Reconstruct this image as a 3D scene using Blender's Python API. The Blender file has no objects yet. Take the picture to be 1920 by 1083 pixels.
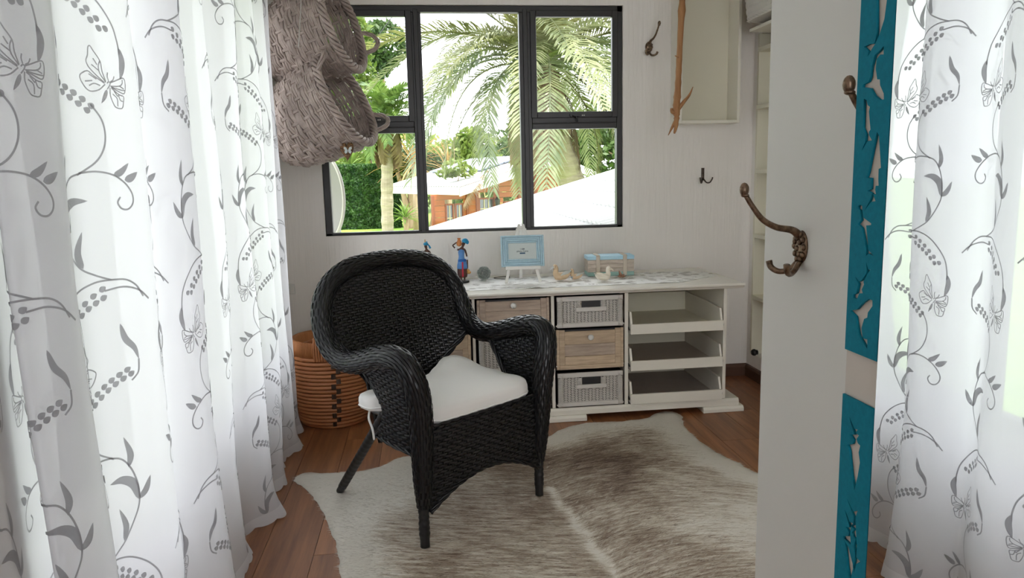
import bpy, bmesh, math, random
import numpy as np
from mathutils import Vector, Matrix
random.seed(7); RNG = np.random.default_rng(7)
PI = math.pi
S = bpy.context.scene
COL = S.collection

# ------------------------------------------------------------------ camera, world, sun, exposure
CAM_H = 1.35
cam_d = bpy.data.cameras.new('camera'); cam = bpy.data.objects.new('camera', cam_d); COL.objects.link(cam)
cam_d.sensor_fit = 'HORIZONTAL'; cam_d.sensor_width = 36.0; cam_d.lens = 36.0 * 1390.0 / 1920.0
cam_d.clip_start = 0.05; cam_d.clip_end = 400
ax_x = Vector((0.99263675, -0.11893831, -0.02293385)).normalized()
ax_dn = Vector((-0.04073987, -0.14951526, -0.98791976)).normalized()
ax_f = Vector((0.11407254, 0.98157978, -0.15325987)).normalized()
M = Matrix(((ax_x.x, -ax_dn.x, -ax_f.x, 0.0), (ax_x.y, -ax_dn.y, -ax_f.y, 0.0), (ax_x.z, -ax_dn.z, -ax_f.z, CAM_H), (0, 0, 0, 1)))
cam.matrix_world = M
S.camera = cam

W = bpy.data.worlds.new('sky'); S.world = W; W.use_nodes = True
bg = W.node_tree.nodes['Background']; bg.inputs[0].default_value = (0.95, 0.965, 1.0, 1); bg.inputs[1].default_value = 1.6
sun_d = bpy.data.lights.new('sun', 'SUN'); sun_d.energy = 1.9; sun_d.angle = math.radians(0.6); sun_d.color = (1.0, 0.95, 0.86)
sun = bpy.data.objects.new('sun', sun_d); COL.objects.link(sun)
sun.rotation_euler = Vector((-0.42, 0.36, -1.0)).to_track_quat('-Z', 'Y').to_euler()   # light travels towards -x, +y, down
S.view_settings.view_transform = 'Standard'; S.view_settings.look = 'None'
S.view_settings.gamma = 1.0; S.view_settings.use_curve_mapping = False
S.view_settings.exposure = 1.8
S.cycles.max_bounces = 14; S.cycles.diffuse_bounces = 7; S.cycles.transmission_bounces = 8; S.cycles.transparent_max_bounces = 24
S.cycles.caustics_reflective = False; S.cycles.caustics_refractive = False
try:
    S.cycles.use_denoising = True
except Exception:
    pass

# ------------------------------------------------------------------ helpers
def lin(r, g, b):
    f = lambda c: (c / 255 / 12.92) if c / 255 <= 0.04045 else ((c / 255 + 0.055) / 1.055) ** 2.4
    return (f(r), f(g), f(b), 1.0)

def pm(name, col, rough=0.5, metal=0.0, noise=None, bump=None, spec=0.5, col2=None, rnd=0.0, coat=0.0):
    """procedural principled material; noise=(scale xyz, amount) mixes to col2; bump=(scale xyz, strength, distance)"""
    m = bpy.data.materials.new(name); m.use_nodes = True
    nt = m.node_tree; N = nt.nodes; L = nt.links
    b = N['Principled BSDF']
    b.inputs['Base Color'].default_value = col; b.inputs['Roughness'].default_value = rough; b.inputs['Metallic'].default_value = metal
    b.inputs['Specular IOR Level'].default_value = spec
    if coat: b.inputs['Coat Weight'].default_value = coat; b.inputs['Coat Roughness'].default_value = 0.15
    tc = N.new('ShaderNodeTexCoord')
    out = None
    if noise:
        mp = N.new('ShaderNodeMapping'); mp.inputs['Scale'].default_value = noise[0]; L.new(tc.outputs['Object'], mp.inputs[0])
        nz = N.new('ShaderNodeTexNoise'); nz.inputs['Scale'].default_value = 1.0; nz.inputs['Detail'].default_value = 6; nz.inputs['Roughness'].default_value = 0.65
        L.new(mp.outputs[0], nz.inputs['Vector'])
        if rnd:
            oi = N.new('ShaderNodeObjectInfo'); ad = N.new('ShaderNodeVectorMath'); ad.operation = 'ADD'
            ml = N.new('ShaderNodeVectorMath'); ml.operation = 'SCALE'; ml.inputs['Scale'].default_value = 37.0
            cx = N.new('ShaderNodeCombineXYZ'); L.new(oi.outputs['Random'], cx.inputs[0]); L.new(oi.outputs['Random'], cx.inputs[1]); L.new(oi.outputs['Random'], cx.inputs[2])
            L.new(cx.outputs[0], ml.inputs[0]); L.new(mp.outputs[0], ad.inputs[0]); L.new(ml.outputs[0], ad.inputs[1]); L.new(ad.outputs[0], nz.inputs['Vector'])
        rp = N.new('ShaderNodeValToRGB'); rp.color_ramp.elements[0].position = 0.5 - noise[1]; rp.color_ramp.elements[1].position = 0.5 + noise[1]
        rp.color_ramp.elements[0].color = col; rp.color_ramp.elements[1].color = col2 or tuple(min(1, c * 1.35) for c in col[:3]) + (1,)
        L.new(nz.outputs['Fac'], rp.inputs[0]); out = rp.outputs[0]
        if rnd:
            hs = N.new('ShaderNodeHueSaturation'); mr = N.new('ShaderNodeMapRange'); mr.inputs[3].default_value = 1 - rnd; mr.inputs[4].default_value = 1 + rnd
            L.new(oi.outputs['Random'], mr.inputs[0]); L.new(mr.outputs[0], hs.inputs['Value']); L.new(out, hs.inputs['Color']); out = hs.outputs[0]
        L.new(out, b.inputs['Base Color'])
    if bump:
        mp2 = N.new('ShaderNodeMapping'); mp2.inputs['Scale'].default_value = bump[0]; L.new(tc.outputs['Object'], mp2.inputs[0])
        n2 = N.new('ShaderNodeTexNoise'); n2.inputs['Scale'].default_value = 1.0; n2.inputs['Detail'].default_value = 5
        L.new(mp2.outputs[0], n2.inputs['Vector'])
        bp = N.new('ShaderNodeBump'); bp.inputs['Strength'].default_value = bump[1]; bp.inputs['Distance'].default_value = bump[2]
        L.new(n2.outputs['Fac'], bp.inputs['Height']); L.new(bp.outputs[0], b.inputs['Normal'])
    return m

def leafmat(name, c1, c2, trans=0.35, rough=0.5):
    m = bpy.data.materials.new(name); m.use_nodes = True
    nt = m.node_tree; N = nt.nodes; L = nt.links; N.clear()
    o = N.new('ShaderNodeOutputMaterial'); tc = N.new('ShaderNodeTexCoord')
    nz = N.new('ShaderNodeTexNoise'); nz.inputs['Scale'].default_value = 3.0; nz.inputs['Detail'].default_value = 4; L.new(tc.outputs['Object'], nz.inputs['Vector'])
    oi = N.new('ShaderNodeObjectInfo'); ad = N.new('ShaderNodeMath'); ad.operation = 'MULTIPLY_ADD'; ad.inputs[1].default_value = 0.35; L.new(oi.outputs['Random'], ad.inputs[0]); L.new(nz.outputs['Fac'], ad.inputs[2])
    rp = N.new('ShaderNodeValToRGB'); rp.color_ramp.elements[0].position = 0.4; rp.color_ramp.elements[1].position = 0.9
    rp.color_ramp.elements[0].color = c1; rp.color_ramp.elements[1].color = c2; L.new(ad.outputs[0], rp.inputs[0])
    p = N.new('ShaderNodeBsdfPrincipled'); p.inputs['Roughness'].default_value = rough; p.inputs['Specular IOR Level'].default_value = 0.35; L.new(rp.outputs[0], p.inputs['Base Color'])
    t = N.new('ShaderNodeBsdfTranslucent'); L.new(rp.outputs[0], t.inputs[0])
    mx = N.new('ShaderNodeMixShader'); mx.inputs[0].default_value = trans; L.new(p.outputs[0], mx.inputs[1]); L.new(t.outputs[0], mx.inputs[2]); L.new(mx.outputs[0], o.inputs[0])
    return m

def nrm(a):
    return a / np.maximum(np.linalg.norm(a, axis=-1, keepdims=True), 1e-12)

def catmull(pts, n=8, closed=False):
    P = np.asarray(pts, float)
    if closed:
        Q = np.vstack([P[-1], P, P[0], P[1]])
    else:
        Q = np.vstack([2 * P[0] - P[1], P, 2 * P[-1] - P[-2]])
    out = []
    for i in range(1, len(Q) - 2):
        p0, p1, p2, p3 = Q[i - 1], Q[i], Q[i + 1], Q[i + 2]
        for k in range(n):
            t = k / n
            out.append(0.5 * ((2 * p1) + (-p0 + p2) * t + (2 * p0 - 5 * p1 + 4 * p2 - p3) * t * t + (-p0 + 3 * p1 - 3 * p2 + p3) * t ** 3))
    if not closed: out.append(Q[-2])
    return np.array(out)

class MB:
    def __init__(s): s.v = []; s.f = []; s.n = 0
    def add(s, v, f):
        v = np.asarray(v, float).reshape(-1, 3)
        s.v.append(v); s.f.extend([tuple(int(i) + s.n for i in q) for q in f]); s.n += len(v); return s
    def box(s, x0, x1, y0, y1, z0, z1, R=None, c=None):
        v = np.array([(x, y, z) for z in (z0, z1) for y in (y0, y1) for x in (x0, x1)], float)
        if R is not None:
            c = np.zeros(3) if c is None else np.asarray(c); v = (np.array(R) @ (v - c).T).T + c
        return s.add(v, [(0, 2, 3, 1), (4, 5, 7, 6), (0, 1, 5, 4), (2, 6, 7, 3), (0, 4, 6, 2), (1, 3, 7, 5)])
    def grid(s, V, cu=False, cv=False):
        """V (nu,nv,3)"""
        nu, nv = V.shape[:2]; idx = np.arange(nu * nv).reshape(nu, nv)
        a = idx if not cu else np.vstack([idx, idx[:1]]); a = a if not cv else np.hstack([a, a[:, :1]])
        q = np.stack([a[:-1, :-1], a[1:, :-1], a[1:, 1:], a[:-1, 1:]], -1).reshape(-1, 4) + s.n
        s.v.append(V.reshape(-1, 3).astype(float)); s.f.extend(map(tuple, q.tolist())); s.n += nu * nv; return s
    def tube(s, pts, r, n=8, caps=True, closed=False, flat=1.0):
        P = np.asarray(pts, float); m = len(P); r = np.broadcast_to(np.asarray(r, float), (m,))
        T = nrm(np.gradient(P, axis=0)) if not closed else nrm(np.roll(P, -1, 0) - np.roll(P, 1, 0))
        ref = np.array([0, 0, 1.0]) if abs(T[0, 2]) < 0.9 else np.array([1.0, 0, 0])
        A = np.zeros((m, 3)); a = np.cross(T[0], ref); a /= np.linalg.norm(a)
        for i in range(m):
            a = a - T[i] * (a @ T[i]); a /= max(np.linalg.norm(a), 1e-9); A[i] = a
        B = np.cross(T, A); th = np.linspace(0, 2 * PI, n, endpoint=False)
        V = P[:, None] + r[:, None, None] * (A[:, None] * np.cos(th)[None, :, None] + flat * B[:, None] * np.sin(th)[None, :, None])
        base = s.n; s.grid(V, cu=closed, cv=True)
        if caps and not closed:
            s.f.append(tuple(range(base + n - 1, base - 1, -1))); e = base + (m - 1) * n; s.f.append(tuple(range(e, e + n)))
        return s
    def lathe(s, prof, n=24, c=(0, 0, 0), axis='z', caps=True):
        p = np.asarray(prof, float); th = np.linspace(0, 2 * PI, n, endpoint=False)
        V = np.stack([p[:, None, 0] * np.cos(th), p[:, None, 0] * np.sin(th), np.repeat(p[:, 1:2], n, 1)], -1)
        if axis == 'y': V = V[..., [0, 2, 1]] * np.array([1, 1, 1])
        if axis == 'x': V = V[..., [2, 0, 1]]
        V = V + np.asarray(c); base = s.n; s.grid(V, cv=True)
        if caps:
            s.f.append(tuple(range(base + n - 1, base - 1, -1))); e = base + (len(p) - 1) * n; s.f.append(tuple(range(e, e + n)))
        return s
    def prism(s, poly, t0, t1, fn):
        """poly: list of 2D points; fn(a,b,t)->xyz"""
        n = len(poly); v = [fn(a, b, t0) for a, b in poly] + [fn(a, b, t1) for a, b in poly]
        f = [tuple(range(n - 1, -1, -1)), tuple(range(n, 2 * n))] + [(i, (i + 1) % n, n + (i + 1) % n, n + i) for i in range(n)]
        return s.add(v, f)
    def ball(s, c, r, n=12, m=8):
        r = np.broadcast_to(np.asarray(r, float), (3,)); th = np.linspace(0, PI, m + 1)
        prof = np.stack([np.sin(th), -np.cos(th)], -1); prof[0, 0] = prof[-1, 0] = 1e-3
        b = MB(); b.lathe(prof, n); return s.add(np.vstack(b.v) * r + np.asarray(c), b.f)
    def mesh(s, name, mat, smooth=False):
        me = bpy.data.meshes.new(name)
        V = np.vstack(s.v); me.from_pydata(V.tolist(), [], s.f)
        if mat is not None:
            for mm in (mat if isinstance(mat, (list, tuple)) else [mat]): me.materials.append(mm)
        if smooth: me.polygons.foreach_set('use_smooth', np.ones(len(me.polygons), bool))
        bm = bmesh.new(); bm.from_mesh(me)
        if len(bm.faces) < 40000: bmesh.ops.recalc_face_normals(bm, faces=bm.faces); bm.to_mesh(me)
        bm.free()
        return me
    def build(s, name, mat, parent=None, smooth=False, bevel=0.0, loc=None, seg=2, autos=False):
        me = s.mesh(name, mat, smooth)
        o = bpy.data.objects.new(name, me); COL.objects.link(o)
        if parent is not None: o.parent = parent
        if loc is not None: o.location = loc
        if bevel:
            md = o.modifiers.new('b', 'BEVEL'); md.width = bevel; md.segments = seg; md.limit_method = 'ANGLE'; md.angle_limit = math.radians(40)
        if autos:
            me.polygons.foreach_set('use_smooth', np.ones(len(me.polygons), bool))
            try: me.set_sharp_from_angle(angle=math.radians(42))
            except Exception: pass
        return o

def tag(o, label, cat, group=None):
    o['label'] = label; o['category'] = cat
    if group: o['group'] = group
    return o
def struct(o, label=None):
    o['kind'] = 'structure'
    if label: o['label'] = label
    return o
def stuff(o): o['kind'] = 'stuff'; return o
def thing(name, label, cat, loc=(0, 0, 0), rot=(0, 0, 0), group=None, sc=1.0):
    o = bpy.data.objects.new(name, None); COL.objects.link(o); o.location = loc; o.rotation_euler = rot; o.scale = (sc, sc, sc); o.empty_display_size = 0.05
    return tag(o, label, cat, group)
def inst(name, me, parent, loc=(0, 0, 0), rot=(0, 0, 0), sc=(1, 1, 1)):
    o = bpy.data.objects.new(name, me); COL.objects.link(o); o.parent = parent; o.location = loc; o.rotation_euler = rot; o.scale = sc; return o
def kids(o): return [c for c in bpy.data.objects if c.parent is o]
def dup(o, parent=None):
    c = o.copy(); COL.objects.link(c)
    if parent is not None: c.parent = parent
    for ch in kids(o): dup(ch, c)
    return c

def weave(mb, P, us, vs, hw, th, amp, mask=None, phase=0, stakes=None, sw=0.003, sub=4, dv=None):
    """basket weave on a surface P(u,v)->(n,3): one flat strand per v, dipping over and under the stakes at us"""
    us = np.asarray(us, float); n = (len(us) - 1) * sub + 1; U = np.interp(np.arange(n) / sub, np.arange(len(us)), us)
    du = (us[-1] - us[0]) / len(us) * 0.1; dv = dv or (vs[-1] - vs[0]) / max(len(vs), 1) * 0.1
    prof = np.array([(-1, 0), (-0.7, 1), (0.7, 1), (1, 0), (0.6, -1), (-0.6, -1)], float)
    c = np.cos(PI * np.arange(n) / sub); c = np.sign(c) * np.abs(c) ** 0.4
    def normal(u, v):
        Tu = nrm(P(u + du, v) - P(u - du, v)); Tv = P(u, v + dv) - P(u, v - dv); Tv = nrm(Tv - Tu * np.sum(Tv * Tu, -1, keepdims=True)); return Tu, Tv, np.cross(Tu, Tv)
    def runs_of(mk):
        runs = []; st = None
        for j, q in enumerate(list(mk) + [False]):
            if q and st is None: st = j
            if not q and st is not None:
                if j - st > 1: runs.append((st, j))
                st = None
        return runs
    for i, v in enumerate(vs):
        V = np.full_like(U, v); C = P(U, V); Tu, Tv, Nn = normal(U, V)
        C = C + Nn * (amp * c * (-1) ** (i + phase))[:, None]
        R = C[:, None] + hw * prof[None, :, :1] * Tv[:, None] + th * prof[None, :, 1:] * Nn[:, None]
        for a, b in ([(0, n)] if mask is None else runs_of(mask(U, V))): mb.grid(R[a:b], cv=True)
    if stakes is not None:
        Vv = np.linspace(vs[0], vs[-1], max(8, len(vs) // 2))
        for u in us[::stakes]:
            Uu = np.full_like(Vv, u); C = P(Uu, Vv); Tu, Tv, Nn = normal(Uu, Vv)
            R = np.stack([C - Tu * sw - Nn * .0006, C - Tu * sw * .6 + Nn * .0012, C + Tu * sw * .6 + Nn * .0012, C + Tu * sw - Nn * .0006], 1)
            for a, b in ([(0, len(Vv))] if mask is None else runs_of(mask(Uu, Vv))): mb.grid(R[a:b], cv=True)
    return mb

def rope(mb, pts, r, twist=14.0, strands=3, n=6, closed=False):
    P = np.asarray(pts, float); m = len(P); T = nrm(np.gradient(P, axis=0)); ref = np.array([0.3, 0.5, 0.81]); A = nrm(np.cross(T, ref)); B = np.cross(T, A)
    s = np.concatenate([[0], np.cumsum(np.linalg.norm(np.diff(P, axis=0), axis=1))])
    for k in range(strands):
        ph = s * twist / max(r, 1e-6) * 0.05 + 2 * PI * k / strands
        Q = P + r * 0.55 * (A * np.cos(ph)[:, None] + B * np.sin(ph)[:, None]); mb.tube(Q, r * 0.55, n)
    return mb

# ------------------------------------------------------------------ materials
M_wall = pm('plaster_white', (0.77, 0.738, 0.70, 1), 0.85, noise=((3, 3, 2), 0.4), col2=(0.805, 0.775, 0.74, 1), bump=((60, 60, 3.5), 0.5, 0.006))
M_ceil = pm('ceiling_white', (0.8, 0.79, 0.77, 1), 0.9)
M_white = pm('white_paint', (0.73, 0.695, 0.61, 1), 0.42, noise=((2, 9, 30), 0.5), col2=(0.78, 0.75, 0.665, 1), bump=((4, 30, 60), 0.12, 0.002))
M_top = pm('white_lacquer', (0.76, 0.73, 0.66, 1), 0.24, noise=((2, 9, 30), 0.5), col2=(0.80, 0.775, 0.71, 1))
M_cream = pm('white_board', (0.69, 0.66, 0.54, 1), 0.55)
M_traybase = pm('tray_hardboard', (0.36, 0.31, 0.265, 1), 0.6, noise=((30, 30, 30), 0.3), col2=(0.40, 0.35, 0.30, 1))
M_door = pm('door_paint', (0.66, 0.66, 0.63, 1), 0.5)
M_frame = pm('bronze_aluminium', (0.012, 0.0105, 0.010, 1), 0.4, spec=0.5)
M_black = pm('black_plastic', (0.01, 0.01, 0.011, 1), 0.4)
M_rattan_black = pm('black_rattan', (0.0045, 0.0045, 0.006, 1), 0.28, spec=0.42)
M_legblack = pm('black_wrapped_leg', (0.008, 0.008, 0.009, 1), 0.45)
M_cushion = pm('cushion_cotton', (0.80, 0.79, 0.77, 1), 0.9, bump=((30, 30, 30), 0.12, 0.004))
M_plank = pm('oak_laminate', lin(100, 60, 36), 0.4, noise=((26, 1.6, 6), 0.24), col2=lin(164, 110, 70), rnd=0.16, bump=((60, 4, 4), 0.12, 0.002))
M_gap = pm('plank_joint', lin(48, 30, 20), 0.8)
M_skirt = pm('dark_skirting', lin(70, 46, 34), 0.5, noise=((3, 3, 40), 0.3), col2=lin(90, 60, 44))
M_greywood = pm('limed_wood', lin(150, 132, 118), 0.7, noise=((7, 30, 60), 0.22), col2=lin(198, 180, 162), rnd=0.1, bump=((6, 40, 90), 0.35, 0.003))
M_tanwood = pm('limed_tan_wood', lin(164, 142, 118), 0.7, noise=((7, 30, 60), 0.22), col2=lin(210, 188, 160), rnd=0.1, bump=((6, 40, 90), 0.35, 0.003))
M_wicker_white = pm('white_wicker', (0.62, 0.59, 0.55, 1), 0.6)
M_willow = pm('grey_willow', lin(128, 114, 108), 0.55, noise=((14, 14, 14), 0.25), col2=lin(190, 174, 166), bump=((90, 90, 90), 0.25, 0.002))
M_cane = pm('orange_rattan', lin(158, 98, 60), 0.42, noise=((9, 9, 24), 0.28), col2=lin(190, 128, 84), bump=((60, 60, 60), 0.2, 0.001))
M_canewrap = pm('rattan_wrap', lin(168, 106, 60), 0.55, noise=((40, 40, 4), 0.25), col2=lin(196, 134, 84), bump=((150, 150, 8), 0.6, 0.003))
M_stitch = pm('dark_stitch', lin(58, 40, 28), 0.6)
M_teal = pm('teal_felt_board', lin(2, 108, 130), 0.75, noise=((160, 160, 160), 0.2), col2=lin(6, 122, 144), spec=0.2)
M_beige = pm('beige_board', (0.56, 0.52, 0.47, 1), 0.7)
M_bronze = pm('antique_bronze', lin(150, 126, 104), 0.34, metal=0.8, noise=((160, 160, 160), 0.22), col2=lin(60, 48, 40), bump=((220, 220, 220), 0.35, 0.002))
M_iron = pm('dark_iron', lin(58, 50, 44), 0.4, metal=0.7, noise=((120, 120, 120), 0.25), col2=lin(96, 84, 74))
M_branch = pm('driftwood', lin(140, 94, 58), 0.7, noise=((40, 40, 5), 0.25), col2=lin(178, 132, 88), bump=((60, 60, 8), 0.6, 0.004))
M_thread = pm('string', (0.5, 0.48, 0.45, 1), 0.8)
M_blueframe = pm('pale_blue_paint', lin(150, 182, 198), 0.5, noise=((50, 50, 50), 0.3), col2=lin(180, 206, 216), bump=((60, 60, 60), 0.2, 0.002))
M_card = pm('grey_card', lin(196, 204, 202), 0.7)
M_ink = pm('dark_ink', lin(58, 66, 76), 0.7)
M_navy = pm('navy_label', lin(50, 84, 112), 0.7)
M_easel = pm('white_easel', (0.72, 0.70, 0.66, 1), 0.55)
M_mirror = pm('mirror_silver', (0.90, 0.92, 0.915, 1), 0.0, metal=1.0)
M_mirroredge = pm('mirror_edge', lin(70, 66, 96), 0.3)
M_skin = pm('carved_dark_skin', lin(74, 40, 26), 0.4)
M_dressblue = pm('blue_dress', lin(96, 146, 200), 0.6, noise=((60, 60, 60), 0.3), col2=lin(70, 118, 180))
M_blue = pm('strong_blue', lin(24, 92, 168), 0.6)
M_turq = pm('turquoise_wrap', lin(24, 120, 160), 0.6, noise=((70, 70, 70), 0.3), col2=lin(20, 150, 200))
M_red = pm('red_sash', lin(176, 24, 48), 0.6)
M_skirtfig = pm('brown_skirt', lin(78, 42, 36), 0.6)
M_yellow = pm('yellow_top', lin(222, 184, 84), 0.6)
M_pot = pm('clay_pot', lin(190, 120, 66), 0.6)
M_gold = pm('tan_gourd', lin(206, 156, 90), 0.5)
M_bangle = pm('white_bangle', (0.7, 0.72, 0.75, 1), 0.4)
M_duck = pm('tan_duck_wood', lin(200, 170, 134), 0.6, noise=((30, 30, 30), 0.3), col2=lin(222, 198, 166))
M_duckpale = pm('pale_duck_wood', lin(222, 212, 194), 0.6, noise=((30, 30, 30), 0.3), col2=lin(236, 230, 216))
M_duckwing = pm('whitewashed_wing', lin(214, 212, 204), 0.6, noise=((40, 40, 40), 0.3), col2=lin(190, 200, 200))
M_duckgreen = pm('teal_tail', lin(120, 150, 140), 0.6)
M_duckblue = pm('blue_breast', lin(150, 170, 186), 0.6)
M_rose = pm('verdigris_petal', lin(78, 88, 86), 0.4, noise=((70, 70, 70), 0.22), col2=lin(196, 202, 194))
M_chestblue = pm('chest_blue', lin(146, 194, 218), 0.6, noise=((10, 40, 40), 0.3), col2=lin(186, 218, 230))
M_chestteal = pm('chest_green', lin(132, 168, 162), 0.6, noise=((10, 40, 40), 0.3), col2=lin(152, 184, 176))
M_chestwood = pm('chest_greywood', lin(164, 150, 138), 0.7, noise=((12, 60, 60), 0.25), col2=lin(208, 196, 182))
M_strap = pm('chest_strap', lin(188, 176, 160), 0.65, noise=((30, 30, 10), 0.25), col2=lin(206, 196, 180))
M_cone = pm('dry_seedpod', lin(120, 84, 64), 0.7, noise=((90, 90, 90), 0.3), col2=lin(160, 122, 96))
M_bluebox = bpy.data.materials.new('blue_clear_plastic'); M_bluebox.use_nodes = True
_b = M_bluebox.node_tree.nodes['Principled BSDF']; _b.inputs['Base Color'].default_value = lin(150, 190, 240); _b.inputs['Roughness'].default_value = 0.12; _b.inputs['Transmission Weight'].default_value = 0.5
M_socket = pm('white_plastic', (0.66, 0.65, 0.62, 1), 0.4)

def sheer(name, col, trans_c, tfrac, tl=0.55):
    m = bpy.data.materials.new(name); m.use_nodes = True
    nt = m.node_tree; N = nt.nodes; L = nt.links; N.clear()
    o = N.new('ShaderNodeOutputMaterial'); d = N.new('ShaderNodeBsdfDiffuse'); d.inputs[0].default_value = col
    t = N.new('ShaderNodeBsdfTranslucent'); t.inputs[0].default_value = trans_c; tp = N.new('ShaderNodeBsdfTransparent'); tp.inputs[0].default_value = (1, 1, 1, 1)
    # crosswise thread relief
    tc = N.new('ShaderNodeTexCoord'); mp = N.new('ShaderNodeMapping'); mp.inputs['Scale'].default_value = (40, 40, 700); L.new(tc.outputs['Object'], mp.inputs[0])
    nz = N.new('ShaderNodeTexNoise'); nz.inputs['Scale'].default_value = 1; nz.inputs['Detail'].default_value = 2; L.new(mp.outputs[0], nz.inputs['Vector'])
    bp = N.new('ShaderNodeBump'); bp.inputs['Strength'].default_value = 0.15; bp.inputs['Distance'].default_value = 0.001; L.new(nz.outputs['Fac'], bp.inputs['Height']); L.new(bp.outputs[0], d.inputs['Normal'])
    m1 = N.new('ShaderNodeMixShader'); m1.inputs[0].default_value = tl; L.new(d.outputs[0], m1.inputs[1]); L.new(t.outputs[0], m1.inputs[2])
    m2 = N.new('ShaderNodeMixShader'); m2.inputs[0].default_value = tfrac; L.new(m1.outputs[0], m2.inputs[1]); L.new(tp.outputs[0], m2.inputs[2]); L.new(m2.outputs[0], o.inputs[0])
    return m
M_sheer = sheer('sheer_voile', (0.88, 0.88, 0.895, 1), (0.66, 0.66, 0.69, 1), 0.11)
M_hem = sheer('sheer_hem', (0.86, 0.86, 0.87, 1), (0.8, 0.8, 0.82, 1), 0.05)
M_emb = sheer('grey_embroidery', (0.36, 0.36, 0.375, 1), (0.50, 0.50, 0.515, 1), 0.0, 0.5)

M_glass = bpy.data.materials.new('window_glass'); M_glass.use_nodes = True
_n = M_glass.node_tree; _n.nodes.clear()
_o = _n.nodes.new('ShaderNodeOutputMaterial'); _t = _n.nodes.new('ShaderNodeBsdfTransparent'); _t.inputs[0].default_value = (0.97, 0.985, 0.98, 1)
_g = _n.nodes.new('ShaderNodeBsdfGlossy'); _g.inputs['Roughness'].default_value = 0.0; _f = _n.nodes.new('ShaderNodeFresnel'); _f.inputs[0].default_value = 1.2
_m = _n.nodes.new('ShaderNodeMixShader'); _n.links.new(_f.outputs[0], _m.inputs[0]); _n.links.new(_t.outputs[0], _m.inputs[1]); _n.links.new(_g.outputs[0], _m.inputs[2]); _n.links.new(_m.outputs[0], _o.inputs[0])

# ------------------------------------------------------------------ room shell
YB = 4.56; XL = -0.98; XR = 2.08; ZC = 2.60; Y0 = -1.6
mb = MB(); mb.box(XL - 0.2, XR + 0.5, Y0, YB + 0.2, -0.25, -0.022); floor = struct(mb.build('floor', M_gap))
pv = []
for k in range(3):
    q = MB(); q.box(-0.0935, 0.0935, -0.599, 0.599, -0.0215, 0); pv.append(q.mesh('plank', M_plank))
for i, x in enumerate(np.arange(XL + 0.06, XR + 0.1, 0.189)):
    for j in range(5):
        y = 0.05 + (i * 0.37 % 1.0) * 1.2 - 0.6 + j * 1.2
        L = min(y + 0.6, YB - 0.002) - (y - 0.6)
        if L < 0.08: continue
        inst('plank', pv[(i + j) % 3], floor, (x, y - 0.6 + L / 2, 0), (0, 0, 0), (1, L / 1.2, 1))
struct(MB().box(XL - 0.2, XR + 0.5, Y0, YB + 0.2, ZC, ZC + 0.2).build('ceiling', M_ceil))
# back wall with window opening
WX0, WX1, WZ0, WZ1 = -0.590, 1.243, 1.004, 2.338
mb = MB()
mb.box(XL - 0.2, WX0, YB, YB + 0.2, -0.02, ZC); mb.box(WX1, XR + 0.5, YB, YB + 0.2, -0.02, ZC)
mb.box(WX0, WX1, YB, YB + 0.2, -0.02, WZ0); mb.box(WX0, WX1, YB, YB + 0.2, WZ1, ZC)
struct(mb.build('wall_back', M_wall))
# left wall with wide opening behind the curtains
LY0, LY1, LZ0, LZ1 = 1.43, 3.98, 0.46, 2.28
mb = MB()
mb.box(XL - 0.2, XL, Y0, LY0, -0.02, ZC); mb.box(XL, -0.80, 0.35, 1.42, -0.02, ZC); mb.box(XL - 0.2, XL, LY1, YB, -0.02, ZC); mb.box(XL - 0.2, XL, LY0, LY1, -0.02, LZ0); mb.box(XL - 0.2, XL, LY0, LY1, LZ1, ZC)  # second box: unseen pier added to keep window light off the nearest curtain
struct(mb.build('wall_left', M_wall))
# right wall with a shelved recess
RY0, RY1, RZ0, RZ1 = 2.3, 4.49, 0.16, 2.16
mb = MB()
mb.box(XR, XR + 0.4, Y0, RY0, -0.02, ZC); mb.box(XR, XR + 0.4, RY1, YB, -0.02, ZC); mb.box(XR, XR + 0.4, RY0, RY1, -0.02, RZ0); mb.box(XR, XR + 0.4, RY0, RY1, RZ1, ZC)
mb.box(XR + 0.36, XR + 0.4, RY0, RY1, RZ0, RZ1)
struct(mb.build('wall_right', M_wall))
_w = MB(); _w.box(XL - 0.2, XR + 0.5, Y0 - 0.2, Y0 - 0.001, -0.02, 0.70); _w.box(XL - 0.2, XR + 0.5, Y0 - 0.2, Y0 - 0.001, 2.5, ZC); _w.box(XL - 0.2, -.15, Y0 - 0.2, Y0 - 0.001, .70, 2.5); _w.box(XR - .1, XR + .5, Y0 - 0.2, Y0 - 0.001, .70, 2.5); struct(_w.build('wall_rear', M_wall))  # opening behind the camera is invented, sized to let in fill light
struct(MB().prism([(0, 0), (0.016, 0), (0.016, 0.06), (0.010, 0.075), (0, 0.08)], XL, XR, lambda a, b, t: (t, YB - a, b)).build('baseboard_back', M_skirt))
struct(MB().prism([(0, 0), (0.016, 0), (0.016, 0.06), (0.010, 0.075), (0, 0.08)], 0.5, YB - 0.016, lambda a, b, t: (XR - a, t, b)).build('baseboard_right', M_skirt))
struct(MB().prism([(0, 0), (0.016, 0), (0.016, 0.06), (0.010, 0.075), (0, 0.08)], 0.5, YB - 0.016, lambda a, b, t: (XL + a, t, b)).build('baseboard_left', M_skirt))
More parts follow.
